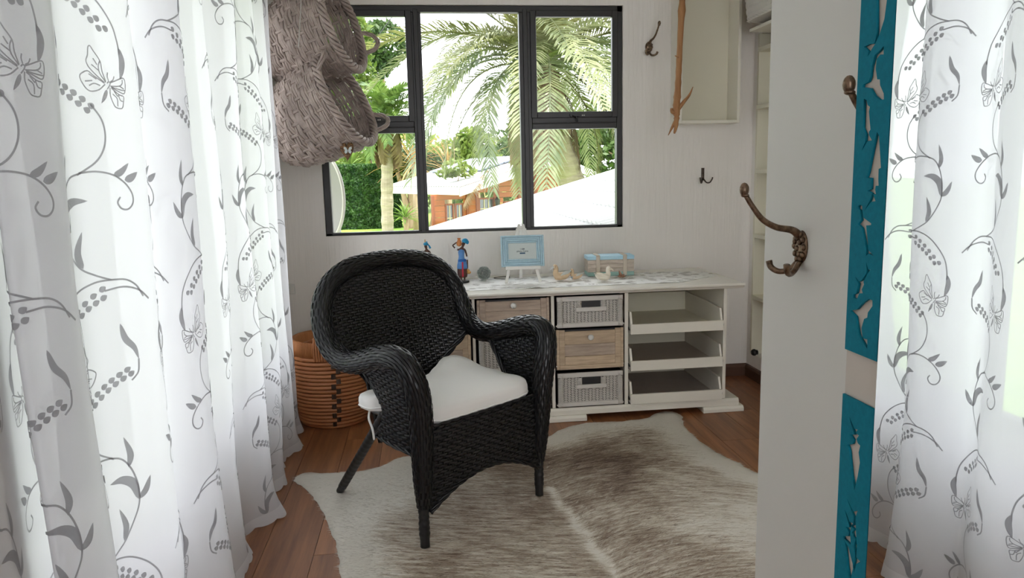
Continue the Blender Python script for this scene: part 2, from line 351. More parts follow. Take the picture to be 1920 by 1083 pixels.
# shelving recessed in the right wall
sh = thing('recessed_shelving', 'white open shelving set into the right wall beside the corner', 'shelving', (XR, 3.4, RZ0))
MB().box(-0.012, 0.34, RY1 - 3.4 - 0.022, RY1 - 3.4 - 0.001, 0.001, RZ1 - RZ0 - 0.001).build('side_panel', M_cream, sh, bevel=0.002)
MB().box(0.34, 0.355, RY0 - 3.4 + 0.002, RY1 - 3.4 - 0.023, 0.001, RZ1 - RZ0 - 0.001).build('back_panel', M_cream, sh)
for z in (0.38, 0.77, 1.17, 1.56, 1.90):
    MB().box(-0.022, 0.338, RY0 - 3.4 + 0.003, RY1 - 3.4 - 0.024, z - 0.012, z + 0.012).build('shelf', M_cream, sh, bevel=0.002)
# ---- window in the back wall
FY0, FY1 = YB + 0.016, YB + 0.072
win = bpy.data.objects.new('window_1', None); COL.objects.link(win); win.location = (0, 0, 0); struct(win)
mb = MB()
e = 0.001
xa, xb, za, zb = WX0 + e, WX1 - e, WZ0 + e, WZ1 - e
gx = {'l0': -0.548, 'l1': -0.034, 'c0': 0.028, 'c1': 0.610, 'r0': 0.682, 'r1': 1.208}
fr = MB(); fr.box(xa, xb, FY0, FY1, za, za + 0.016); fr.box(xa, xb, FY0, FY1, zb - 0.036, zb); fr.box(xa, gx['l0'], FY0, FY1, za, zb); fr.box(gx['r1'], xb, FY0, FY1, za, zb)
fr.build('outer_frame', M_frame, win, bevel=0.003)
for a, b in ((gx['l1'], gx['c0']), (gx['c1'], gx['r0'])):
    q = MB(); q.box(a, b, FY0 + 0.004, FY1, za + 0.016, zb - 0.036); q.box((a + b) / 2 - 0.014, (a + b) / 2 + 0.014, FY0 - 0.006, FY0 + 0.006, za + 0.01, zb - 0.02); q.build('mullion', M_frame, win, bevel=0.003)
for a, b, zt in ((gx['l0'], gx['l1'], 1.625), (gx['r0'], gx['r1'], 1.635)):
    q = MB(); q.box(a, b, FY0 + 0.004, FY1, zt - 0.018, zt + 0.052); q.box(a, b, FY0 - 0.002, FY0 + 0.006, zt + 0.012, zt + 0.02); q.build('transom', M_frame, win, bevel=0.003)
def sash(a, b, z0, z1):
    w = 0.036; q = MB(); y0, y1 = FY0 - 0.008, FY0 + 0.03
    q.box(a, a + w, y0, y1, z0, z1); q.box(b - w, b, y0, y1, z0, z1); q.box(a + w, b - w, y0, y1, z0, z0 + w); q.box(a + w, b - w, y0, y1, z1 - w, z1)
    s = q.build('sash', M_frame, win, bevel=0.003)
    MB().box(a + w, b - w, y0 + 0.018, y0 + 0.022, z0 + w, z1 - w).build('pane', M_glass, s)
    c = (a + b) / 2; g = MB(); g.box(c - 0.035, c + 0.035, y0 - 0.012, y0, z0 + 0.004, z0 + 0.022); g.tube([(c - 0.02, y0 - 0.014, z0 + 0.012), (c + 0.005, y0 - 0.022, z0 + 0.006), (c + 0.008, y0 - 0.026, z0 - 0.028)], [0.006, 0.007, 0.005], 8)
    g.build('latch', M_black, s, bevel=0.002)
    h = MB(); h.lathe([(0.0035, 0), (0.0035, 0.002)], 10, (c + 0.045, y0 - 0.002, z0 + 0.013), 'y'); h.lathe([(0.0035, 0), (0.0035, 0.002)], 10, (c + 0.056, y0 - 0.002, z0 + 0.013), 'y'); h.build('screw', M_socket, s)
sash(gx['l0'] - 0.006, gx['l1'] + 0.006, 1.672, 2.310); sash(gx['r0'] - 0.006, gx['r1'] + 0.006, 1.682, 2.310)
for a, b, z0, z1 in ((gx['l0'], gx['l1'], za + 0.016, 1.607), (gx['r0'], gx['r1'], za + 0.016, 1.617), (gx['c0'], gx['c1'], za + 0.016, zb - 0.036)):
    MB().box(a, b, FY0 + 0.026, FY0 + 0.030, z0, z1).build('pane', M_glass, win)
# ---- window behind the curtains
win2 = bpy.data.objects.new('window_2', None); COL.objects.link(win2); struct(win2)
fr = MB(); a, b, c, d = LY0 + .001, LY1 - .001, LZ0 + .001, LZ1 - .001; x0, x1 = XL - 0.10, XL - 0.05
fr.box(x0, x1, a, b, c, c + .045); fr.box(x0, x1, a, b, d - .045, d); fr.box(x0, x1, a, a + .045, c, d); fr.box(x0, x1, b - .045, b, c, d); fr.build('outer_frame', M_frame, win2, bevel=.003)
n = 3; w = (b - a) / n
for k in range(1, n): MB().box(x0, x1, a + k * w - .03, a + k * w + .03, c + .045, d - .045).build('mullion', M_frame, win2, bevel=.003)
for k in range(n): MB().box(x0 + .02, x0 + .025, a + k * w + .03, a + (k + 1) * w - .03, c + .045, d - .045).build('pane', M_glass, win2)
# wall socket low on the back wall near the curtain
so = thing('wall_socket', 'small white socket plate low on back wall beside the curtain', 'socket', (-0.823, YB, 0.695))
MB().box(-.032, .032, -.009, -.0005, -.032, .032).build('cover_plate', M_socket, so, bevel=.003)
MB().box(-.008, .008, -.0125, -.009, -.014, .014).build('switch_rocker', M_socket, so, bevel=.001)

# ------------------------------------------------------------------ curtains
BUT = [  # (polyline, width) in motif units of about a sixth of a millimetre, wings spread around the body at (455,690)
    [(430, 650), (400, 520), (390, 400), (330, 290), (295, 225), (270, 250), (260, 340), (235, 410), (245, 460), (265, 500), (330, 580), (415, 665)],
    [(420, 685), (350, 760), (270, 790), (220, 770), (180, 710), (155, 640), (165, 590), (240, 540), (300, 590), (415, 675)],
    [(385, 400), (365, 460), (372, 550), (430, 660)], [(365, 520), (290, 455)], [(352, 450), (315, 375)], [(250, 575), (330, 632)], [(205, 672), (285, 655)], [(245, 722), (300, 688), (365, 708)],
    [(480, 660), (560, 620), (640, 580), (672, 600), (672, 700), (645, 780), (580, 760), (490, 715)],
    [(480, 702), (590, 690), (635, 650), (640, 600)], [(490, 712), (600, 735), (660, 740)], [(600, 690), (650, 720)],
    [(475, 720), (470, 820), (500, 930), (530, 970), (600, 975), (625, 900), (635, 820), (580, 800), (490, 725)],
    [(500, 800), (550, 850), (550, 955)], [(570, 800), (590, 870), (622, 885)], [(520, 760), (565, 830)],
    [(465, 640), (455, 580), (463, 530)], [(485, 645), (520, 620), (540, 570)], [(445, 670), (460, 650), (480, 655), (475, 690), (440, 745)]]
def ribbon(pts, w, n=5, taper=None):
    P = catmull(pts, n) if len(pts) > 2 else np.linspace(pts[0], pts[1], 4)
    T = nrm(np.gradient(P, axis=0)); Nn = np.stack([-T[:, 1], T[:, 0]], -1); m = len(P); t = np.linspace(0, 1, m)
    if taper == 'leaf': ww = w * np.sin(PI * t ** 0.8) ** 0.8 + 0.0006
    elif taper == 'end': ww = w * (1 - 0.5 * t)
    else: ww = np.full(m, w)
    return P + Nn * ww[:, None] / 2, P - Nn * ww[:, None] / 2
KX, KZ = 0.00076, 0.00077
def vine_strokes():
    s = []
    V = lambda pts, w=0.0040, tp=None: s.append((pts, w, tp))
    V([(680, 100), (640, 102), (590, 120), (545, 155), (512, 200), (500, 245), (498, 275)])
    V([(498, 258), (491, 290), (496, 318), (504, 342)], 0.015, 'leaf')
    V([(680, 100), (722, 105), (752, 125), (772, 160)]); V([(665, 128), (715, 124), (760, 140), (790, 170)], 0.004)
    V([(700, 225), (712, 270), (735, 300), (746, 335)], 0.013, 'leaf'); V([(746, 335), (742, 372), (722, 392)], 0.004)
    V([(600, 415), (575, 450), (567, 490), (575, 530), (600, 565), (650, 597)])
    V([(645, 592), (600, 588), (555, 597), (520, 620), (500, 650), (500, 675), (515, 691), (535, 689), (546, 672), (537, 657)])
    V([(520, 612), (500, 606), (476, 590)], 0.016, 'leaf'); V([(552, 597), (530, 590), (504, 566)], 0.014, 'leaf')
    V([(640, 592), (672, 605), (697, 640), (712, 690), (714, 740), (700, 780), (660, 835), (620, 860), (575, 880)])
    V([(692, 637), (700, 600), (685, 546)], 0.014, 'leaf'); V([(711, 740), (700, 690), (668, 666), (626, 664)], 0.020, 'leaf')
    V([(648, 840), (662, 800), (646, 744)], 0.016, 'leaf'); V([(712, 740), (735, 722), (752, 685)], 0.015, 'leaf')
    for (x0, y0, x1, y1) in ((535, 214, 660, 122), (556, 216, 662, 146), (600, 418, 712, 358), (612, 430, 722, 372)):
        for k in range(6):
            t = k / 5; x = x0 + (x1 - x0) * t; y = y0 + (y1 - y0) * t - 6 * math.sin(PI * t)
            s.append(([(x - 9, y + 5), (x, y), (x + 9, y - 5)], 0.0125, 'leaf'))
    return s
VS = vine_strokes()

def curtain(name, label, plan, ztop, hang, da=0.26, a0=0.0, z0=2.95, group=None, seed=1):
    """plan: floor-plan control points of the folded cloth, walked from the camera end to the far end; room side is +x"""
    R = np.random.default_rng(seed)
    C = catmull(plan, 14); seg = np.linalg.norm(np.diff(C, axis=0), axis=1); A = np.concatenate([[0], np.cumsum(seg)]); LT = A[-1]
    # a smoothed spine so that folds deepen towards the hem
    k = 41; pad = np.pad(C, ((k // 2, k // 2), (0, 0)), 'edge'); Sm = np.stack([np.convolve(pad[:, i], np.ones(k) / k, 'valid') for i in range(2)], -1)
    ph = R.uniform(0, 6, 4)
    def pos(a, z):
        a = np.clip(a, 0, LT); cx = np.interp(a, A, C[:, 0]); cy = np.interp(a, A, C[:, 1]); sx = np.interp(a, A, Sm[:, 0]); sy = np.interp(a, A, Sm[:, 1])
        h = 1 - z / ztop; g = 0.94 + 0.22 * h ** 1.5
        wob = 0.010 * h * np.sin(a * 9 + z * 2.2 + ph[0]) + 0.006 * np.sin(a * 23 + z * 3.1 + ph[1]) * h + 0.004 * np.sin(z * 5 + a * 4 + ph[2])
        hf = np.clip(1 - z / 0.16, 0, 1) ** 2
        x = sx + (cx - sx) * g + wob + hf * hang * (0.5 + 0.5 * np.sin(a * 21 + ph[3])); y = sy + (cy - sy) * (0.9 + 0.2 * h) + 0.6 * wob
        return np.stack([x, y, np.broadcast_to(z, x.shape)], -1)
    def nor(a, z):
        e = 0.004; return nrm(np.cross(pos(a + e, z) - pos(a - e, z), pos(a, z + e) - pos(a, z - e)))
    na = int(LT / 0.011); nz = 74
    av = np.linspace(0, LT, na); zv = np.concatenate([np.linspace(0.0, 0.2, 14)[:-1], np.linspace(0.2, ztop, nz - 13)])
    AA, ZZ = np.meshgrid(av, zv, indexing='ij')
    sc = 0.012 + 0.011 * (1 - np.abs(np.sin(PI * AA / 0.075)) ** 0.7)       # scalloped hem
    ZZ = np.where(ZZ < 0.2, sc + ZZ * (0.2 - sc) / 0.2, ZZ)
    root = thing(name, label, 'curtain', (0, 0, 0), group=group)
    MB().grid(pos(AA, ZZ)).build('sheer_cloth', M_sheer, root, smooth=True)
    hz = np.linspace(0, 1, 5); HA, HZ = np.meshgrid(av, hz, indexing='ij'); sc2 = 0.010 + 0.011 * (1 - np.abs(np.sin(PI * HA / 0.075)) ** 0.7)
    HZ = sc2 + HZ * (0.055 - sc2); MB().grid(pos(HA, HZ) + nor(HA, HZ) * 0.0012).build('hem', M_hem, root, smooth=True)
    def emb(list_, nm):
        mb = MB()
        for L_, R_ in list_:
            if L_[:, 0].min() < 0.004 or L_[:, 0].max() > LT - 0.004 or L_[:, 1].min() < 0.05 or L_[:, 1].max() > ztop - 0.03:
                keep = (L_[:, 0] > 0.004) & (L_[:, 0] < LT - 0.004) & (L_[:, 1] > 0.06) & (L_[:, 1] < ztop - 0.03)
                if keep.sum() < 3: continue
                j = np.where(keep)[0]; L_, R_ = L_[j.min():j.max() + 1], R_[j.min():j.max() + 1]
            G = np.stack([L_, R_], 1); a, z = np.clip(G[..., 0], 0.002, LT - 0.002), np.clip(G[..., 1], 0.05, ztop - 0.01)
            mb.grid(pos(a, z) + nor(a, z) * 0.0022)
        if mb.n: return mb.build(nm, M_emb, root)
    cols = int(LT / da) + 2
    for c in range(-1, cols):
        for r in range(5):
            for half, fl in ((0, 1), (1, -1)):
                zt = z0 - (r * 2 + half) * 0.60
                if zt < 0.0 or zt > 2.75: continue
                aa = a0 + c * da
                cv = lambda x, y: (aa - (x - 630) * KX * fl, zt - (y - 100) * KZ)
                lst = [ribbon([cv(*p) for p in pts], w, 5, tp) for pts, w, tp in VS]
                emb(lst, 'embroidered_vine')
                bx, by = (552, 350); lst = []
                for pts in BUT:
                    q = [cv(bx - (x - 430) * 0.26, by + (y - 640) * 0.205) for x, y in pts]
                    lst.append(ribbon(q, 0.0027, 3))
                lst.append(ribbon([cv(bx - (x - 430) * 0.26, by + (y - 640) * 0.205) for x, y in [(435, 750), (405, 840), (362, 930)]], 0.008, 4, 'leaf'))
                emb(lst, 'embroidered_butterfly')
    return root

def folds(y0, y1, xm, amp, period, slope=0.0, ph=0.0, jitter=0.0, seed=0, skew=0.35):
    R = np.random.default_rng(seed); out = []; y = y0; s = 1; 
    while y < y1:
        out.append((xm + slope * (y - y0) + s * amp * R.uniform(0.7, 1.2), y)); y += period / 2 * R.uniform(1 - jitter, 1 + jitter) * (1 + (skew if s > 0 else -skew)); s = -s
    return out
ZCT = 2.36
curtain('sheer_curtain', 'white sheer embroidered curtain nearest the viewer, in shade at the left edge', [(-0.70, 0.62), (-0.73, 0.80), (-0.72, 0.98), (-0.75, 1.10), (-0.735, 1.20), (-0.74, 1.29), (-0.752, 1.375), (-0.766, 1.465), (-0.774, 1.57)], ZCT, 0.01, a0=0.40, group='sheer embroidered curtains', seed=2)
planB = [(-0.733, 1.412), (-0.714, 1.374), (-0.690, 1.402), (-0.664, 1.452), (-0.656, 1.488), (-0.671, 1.527), (-0.688, 1.562), (-0.668, 1.612), (-0.640, 1.662), (-0.615, 1.72), (-0.628, 1.79), (-0.660, 1.85), (-0.675, 1.91), (-0.650, 1.965), (-0.620, 2.02), (-0.606, 2.09), (-0.622, 2.14), (-0.66, 2.15)]
curtain('sheer_curtain', 'wide white sheer curtain with large butterflies, hanging in front of the far curtain', planB, ZCT, 0.02, a0=0.035, group='sheer embroidered curtains', seed=3)
planC = [(-0.80, 2.02), (-0.76, 2.14), (-0.735, 2.24), (-0.70, 2.38), (-0.665, 2.50), (-0.675, 2.58), (-0.72, 2.66), (-0.74, 2.72), (-0.71, 2.79), (-0.66, 2.87), (-0.665, 2.95), (-0.72, 3.03), (-0.745, 3.10), (-0.70, 3.18), (-0.665, 3.26), (-0.68, 3.34), (-0.74, 3.42), (-0.755, 3.48), (-0.71, 3.56), (-0.685, 3.63), (-0.71, 3.71), (-0.765, 3.78), (-0.745, 3.85), (-0.715, 3.91), (-0.745, 3.96)]
curtain('sheer_curtain', 'white sheer curtain with scalloped hem on the floor, farthest along, beside the baskets', planC, ZCT, 0.05, a0=0.26, da=0.34, group='sheer embroidered curtains', seed=4)
rod = thing('curtain_rod', 'white curtain rod along the left wall above the curtains', 'curtain rod', (-0.70, 2.35, ZCT + 0.02))
MB().tube([(0, -1.9, 0), (0, 1.9, 0)], 0.014, 12).build('pole', M_white, rod, smooth=True)
for y in (-1.7, 0.0, 1.75): MB().box(XL + 0.70 + .001, 0.0, y - .01, y + .01, -.008, .008).build('bracket', M_white, rod)

# ------------------------------------------------------------------ door with mirror, shark boards and hooks
DA = 0.525; MX = 0.4484
door = bpy.data.objects.new('door_1', None); COL.objects.link(door); door.location = (DA, 0.60, 0); struct(door, 'white door standing open at the right, its face carrying hooks and a mirror')
MB().box(0, 0.038, -0.50, 0.498, 0.006, 2.03).build('door_leaf', M_door, door, bevel=0.002)
h = MB()
for z in (0.25, 1.8): h.tube([(0.019, -0.506, z - .04), (0.019, -0.506, z + .04)], 0.006, 8)
h.build('hinge', M_iron, door)
mir = thing('wall_mirror', 'tall mirror edged with teal shark cut-out boards, reflecting the sheer curtains', 'mirror', (MX, 0.45, 1.2))
MB().box(-0.005, 0.0761, -0.34, 0.276, -0.75, 0.78).build('backing_board', M_beige, mir)
MB().box(-0.0085, -0.0052, -0.335, 0.2165, -0.75, 0.78).build('mirror_glass', M_mirror, mir)
SHARK = dict(
 A=[(0.7006,1.5300),(0.6790,1.5300),(0.6822,1.5032),(0.6847,1.4864),(0.6907,1.4747),(0.6971,1.4664),(0.7029,1.4619),(0.7048,1.4592),(0.7088,1.4562),(0.7081,1.461),(0.7161,1.4665),(0.7066,1.4674),(0.6981,1.4665),(0.6959,1.4768),(0.6975,1.4949)],
 B=[(0.6835,1.4617),(0.6828,1.4534),(0.6879,1.4548),(0.6937,1.4515),(0.6943,1.442),(0.691,1.432),(0.6869,1.4315),(0.686,1.426),(0.6796,1.4176),(0.6787,1.4121),(0.6852,1.4122),(0.6938,1.4167),(0.7018,1.4248),(0.715,1.4275),(0.7141,1.4299),(0.7056,1.4314),(0.7028,1.4359),(0.7015,1.4454),(0.6972,1.4556),(0.6892,1.4585)],
 C=[(0.7118,1.416),(0.7074,1.4144),(0.7048,1.4092),(0.7009,1.407),(0.7021,1.4028),(0.6996,1.3915),(0.698,1.3852),(0.7004,1.3829),(0.7001,1.3804),(0.6993,1.3791),(0.6947,1.3745),(0.7021,1.3743),(0.7111,1.3646),(0.7064,1.3732),(0.7055,1.3807),(0.7108,1.3872)],
 D=[(0.687,1.3821),(0.6836,1.3783),(0.6797,1.3575),(0.6778,1.3477),(0.6814,1.3465),(0.681,1.3366),(0.68,1.3305),(0.6846,1.3304),(0.6853,1.3267),(0.6834,1.3218),(0.6881,1.3223),(0.6837,1.3155),(0.6906,1.3147),(0.7006,1.306),(0.6938,1.3152),(0.6902,1.3229),(0.6979,1.3252),(0.6927,1.3272),(0.6932,1.3378),(0.7012,1.3385),(0.6984,1.3429),(0.6936,1.3615),(0.6888,1.3785)],
 E=[(0.7088,1.3108),(0.7054,1.3097),(0.705,1.3058),(0.7022,1.2982),(0.6887,1.2933),(0.6892,1.2917),(0.6972,1.2908),(0.6931,1.2745),(0.6918,1.2669),(0.6817,1.2615),(0.6904,1.2632),(0.6952,1.2601),(0.6951,1.2666),(0.7046,1.2878),(0.7116,1.2912),(0.7064,1.2954),(0.7095,1.3056),(0.7134,1.3068),(0.7121,1.3101)],
 F=[(0.6944,1.2543),(0.6894,1.2471),(0.6862,1.2476),(0.6912,1.2424),(0.6971,1.2338),(0.6957,1.2313),(0.6993,1.2255),(0.6972,1.2219),(0.7034,1.2209),(0.7067,1.2144),(0.7137,1.2146),(0.7139,1.2179),(0.7083,1.2201),(0.7058,1.2305),(0.7116,1.237),(0.7048,1.2327),(0.7005,1.2346),(0.6934,1.2421),(0.6922,1.2462)],
 G=[(0.6804,1.2174),(0.6799,1.2117),(0.6868,1.2039),(0.6874,1.1986),(0.6927,1.1962),(0.6964,1.1862),(0.6933,1.1761),(0.6855,1.1765),(0.6847,1.1668),(0.6917,1.1711),(0.7002,1.1773),(0.7044,1.1872),(0.7075,1.1961),(0.7184,1.2002),(0.7058,1.2038),(0.6963,1.2121),(0.6869,1.2177)],
 H=[(0.7103,1.0869),(0.7001,1.0773),(0.694,1.0785),(0.6973,1.0737),(0.6914,1.073),(0.6953,1.0679),(0.6928,1.0642),(0.6882,1.0632),(0.6905,1.0549),(0.6873,1.0451),(0.6899,1.0292),(0.6946,1.0113),(0.7004,1.0248),(0.7073,1.0504),(0.7109,1.0556),(0.7018,1.06),(0.7006,1.0651),(0.7072,1.0683),(0.6996,1.071)],
 I=[(0.7077,0.9968),(0.6942,0.9877),(0.6868,0.9922),(0.6898,0.9841),(0.689,0.975),(0.6866,0.961),(0.685,0.9523),(0.6855,0.9405),(0.6778,0.9399),(0.6849,0.9331),(0.6871,0.9222),(0.6909,0.9298),(0.7001,0.9443),(0.7143,0.9497),(0.6957,0.9486),(0.6981,0.9589),(0.6975,0.9708),(0.6929,0.9731),(0.6937,0.9822)])
SHARK['J'] = [(y, z - 0.104) for y, z in SHARK['H']]; SHARK['K'] = [(y, z - 0.104) for y, z in SHARK['I']]; SHARK['L'] = [(y, z + 0.128) for y, z in SHARK['D']]; SHARK['N'] = [(y - 0.004, z + 0.30) for y, z in SHARK['C']]; SHARK['O'] = [(y, z + 0.30) for y, z in SHARK['D']]
SHARK['L'] = [(y, z + 0.44) for y, z in SHARK['G']]
def board(z0, z1, keys):
    cu = bpy.data.curves.new('board', 'CURVE'); cu.dimensions = '2D'; cu.fill_mode = 'BOTH'; cu.extrude = 0.0014
    for poly in [[(0.668, z0), (0.7245, z0), (0.7245, z1), (0.668, z1)]] + [SHARK[k] for k in keys]:
        sp = cu.splines.new('POLY'); sp.points.add(len(poly) - 1); sp.use_cyclic_u = True
        for p, (y, z) in zip(sp.points, poly): p.co = (y - 0.45, z - 1.2, 0, 1)
    t = bpy.data.objects.new('t', cu); COL.objects.link(t); bpy.context.view_layer.update()
    me = bpy.data.meshes.new_from_object(t.evaluated_get(bpy.context.evaluated_depsgraph_get())); bpy.data.objects.remove(t)
    # curve plane (u,v,w) -> world (x=-w, y=u, z=v)
    for v in me.vertices: u, w, q = v.co; v.co = (-q, u, w)
    me.materials.clear(); me.materials.append(M_teal)
    o = bpy.data.objects.new('shark_board', me); COL.objects.link(o); o.parent = mir; o.location = (-0.0070, 0, 0); return o
board(1.1577, 1.97, 'ABCDEFGLNO'); board(0.46, 1.1085, 'HIJK')

def ornate_hook(label, loc, rz, sc, tilt=0.0, rise=0.066, out=0.075, group='ornate coat hooks'):
    t = thing('coat_hook', label, 'hook', loc, (0, tilt, rz), group, sc)     # built on a plane facing -y, z up
    m = MB(); prof = [(0.001, -0.0065), (0.006, -0.006), (0.011, -0.0045), (0.0145, -0.0015), (0.015, 0)]
    m.lathe(prof, 20, (0, 0, 0), 'y'); V = m.v[0]; V[:, 2] *= 1.35
    for k in range(10):
        a = 2 * PI * k / 10; m.ball((0.0115 * math.cos(a), -0.004, 0.0155 * math.sin(a)), (0.0036, 0.0032, 0.004), 8, 5)
    for dx, dz in ((-.006, .006), (.006, .006), (0, .011), (0, -.002), (-.005, -.009), (.005, -.009), (0, -.015)): m.ball((dx, -0.0065, dz), (0.0033, 0.0028, 0.0036), 8, 5)
    m.build('rosette_plate', M_bronze, t, smooth=True)
    arm = catmull([(0, -0.004, 0.014), (0, -0.014, 0.021), (0, -0.034, 0.025), (0, -0.052, 0.035), (0, -0.066, 0.052), (0, -out, rise)], 6)
    a = MB(); a.tube(arm, np.interp(np.linspace(0, 1, len(arm)), [0, .3, .8, 1], [0.0055, 0.0042, 0.0032, 0.003]), 10); a.build('arm', M_bronze, t, smooth=True)
    kb = MB(); kb.ball((0, -out - 0.0015, rise + 0.006), (0.0058, 0.0058, 0.0085), 12, 8); kb.ball((0, -out - .0005, rise - 0.001), (0.0052, 0.0052, 0.0025), 12, 6); kb.build('knob', M_bronze, t, smooth=True)
    for s in (-1, 1):
        p = catmull([(0.002 * s, -0.003, -0.018), (0.006 * s, -0.012, -0.029), (0.014 * s, -0.022, -0.032), (0.021 * s, -0.029, -0.027), (0.0235 * s, -0.031, -0.019)], 5)
        MB().tube(p, np.interp(np.linspace(0, 1, len(p)), [0, .5, 1], [0.0036, 0.0036, 0.0042]), 9).build('prong', M_bronze, t, smooth=True)
    return t
ornate_hook('large bronze coat hook with long curved arm in middle of the white door', (DA, 0.982, 1.240), -PI / 2, 1.13)
ornate_hook('bronze coat hook mostly hidden behind the upper teal shark board', (DA, 0.738, 1.352), -PI / 2, 1.12, group='ornate coat hooks')
ornate_hook('dark ornate coat hook high on back wall, right of the window', (1.405, YB, 2.095), 0.0, 1.62)
bpy.data.objects['coat_hook.002'].rotation_euler = (0, math.radians(6), math.radians(6))

dh = thing('double_hook', 'small plain two-pronged iron hook low on back wall under the box shelf', 'hook', (1.758, YB, 1.315))
m = MB(); m.box(-.009, .009, -.006, -.0005, -.034, .045); m.ball((0, -.006, .022), (.006, .003, .008), 8, 6); m.ball((0, -.006, -.002), (.007, .003, .012), 8, 6); m.build('plate', M_iron, dh, bevel=.002)
for s, ln in ((-1, .030), (1, .046)):
    p = catmull([(.004 * s, -.005, -.022), (.4 * ln * s, -.02, -.046), (.75 * ln * s, -.034, -.046), (ln * s, -.042, -.026), (1.06 * ln * s, -.044, -.014)], 5); MB().tube(p, .0042, 8).build('prong', M_iron, dh, smooth=True)

# ------------------------------------------------------------------ box shelf, branch, white basket
bs = thing('box_shelf', 'white open box shelf high on the back wall behind the branch', 'shelf', (1.73, YB, 1.625))
D_ = 0.16
MB().box(-.186, -.168, -D_, -.001, .0, .98).build('side_panel', M_white, bs, bevel=.001); MB().box(.176, .194, -D_, -.001, .0, .98).build('side_panel', M_white, bs, bevel=.001)
MB().box(-.1675, .1755, -D_, -.001, .0, .018).build('bottom_panel', M_white, bs, bevel=.001); MB().box(-.1675, .1755, -.010, -.001, .0185, .98).build('back_panel', M_cream, bs)
br = thing('driftwood_branch', 'brown dead branch hanging upside down in front of the box shelf', 'branch', (1.44, 4.16, 1.55))
R = np.random.default_rng(3)
main = catmull([(.028, 0, 1.02), (.034, .004, .8), (.022, 0, .55), (.016, .004, .35), (.010, 0, .24), (.004, .002, .15), (.006, 0, .10), (.000, -.004, .04), (-.008, -.002, .005)], 6)
rad = np.interp(main[:, 2], [0, .03, .12, .15, .3, 1.02], [.004, .010, .019, .021, .0165, .019]) * (1 + .08 * R.standard_normal(len(main)))
MB().tube(main, rad, 12).build('stem', M_branch, br, smooth=True)
for pts, rr in (([(.008, 0, .13), (.045, -.005, .18), (.075, -.006, .215), (.098, -.004, .262)], [.011, .010, .007, .002]), ([(.008, 0, .115), (-.022, -.004, .125), (-.026, -.004, .145)], [.012, .010, .008]), ([(.002, 0, .08), (-.020, 0, .04), (-.042, .002, -.004)], [.011, .008, .002]), ([(.01, -.01, .42), (-.012, -.014, .43)], [.004, .003]), ([(.02, -.01, .8), (-.002, -.014, .805)], [.005, .003])):
    p = catmull(pts, 5); MB().tube(p, np.interp(np.linspace(0, 1, len(p)), np.linspace(0, 1, len(rr)), rr), 8).build('twig', M_branch, br, smooth=True)
MB().tube([(.028, 0, 1.0), (.028, 0, ZC - 1.5505)], .0016, 6).build('hanging_string', M_thread, br)

wb = thing('wicker_basket', 'white wicker basket high up on the right wall beside the box shelf', 'basket', (1.962, 4.02, 2.165))
def Pw(u, v):   # rounded box wall; u around (0..4), v height
    u = np.asarray(u) % 4.0; th = u * PI / 2 + PI / 4; c, s_ = np.cos(th), np.sin(th); k = (np.abs(c) ** 6 + np.abs(s_) ** 6) ** (1 / 6)
    g = 0.155 + 0.035 * v; return np.stack([c / k * g * 0.62 , s_ / k * g * 1.35, 0.02 + 0.30 * v], -1)
m = MB(); 
swap = lambda u, v: Pw(v, u)
weave(m, swap, np.linspace(0.0, 1.0, 9), np.linspace(0, 3.985, 240), 0.0042, 0.0028, 0.0045)
stuff(m.build('wicker_weave', M_wicker_white, wb, smooth=True))
m = MB()
for k in range(9):
    u = np.linspace(0, 4, 90); m.tube(Pw(u, np.full_like(u, k / 8)), 0.0036, 5)
m.build('wicker_hoop', M_wicker_white, wb, smooth=True)
m = MB(); u = np.linspace(0, 4, 260); rope(m, Pw(u, np.full_like(u, -0.02)) , 0.0085, twist=10); m.build('bottom_braid', M_wicker_white, wb, smooth=True)
m = MB(); rope(m, Pw(u, np.full_like(u, 1.03)), 0.011, twist=10); m.build('rim_braid', M_wicker_white, wb, smooth=True)
m = MB(); m.box(-.088, .088, -.19, .19, .008, .018); m.build('base', M_wicker_white, wb)
ws = thing('wall_shelf', 'narrow white shelf board under the white wicker basket', 'shelf', (2.078, 3.72, 2.138))
MB().box(-.16, -.0005, -.55, .56, -.009, .009).build('board', M_white, ws, bevel=.002)
for y in (-.4, .3): MB().prism([(0, 0), (-.10, 0), (0, -.10)], y - .006, y + .006, lambda a, b, t: (a - .0005, t, b - .0095)).build('bracket', M_white, ws)

kn = tag(MB().lathe([(0.001, -0.030), (0.014, -0.028), (0.021, -0.018), (0.022, -0.006), (0.016, 0.0), (0.016, 0.010)], 20, (0, 0, 0), 'x').build('door_stop', M_black, None, smooth=True, loc=(2.068, 4.40, 0.19)), 'small round black stop low on the right wall near the corner', 'door stop')

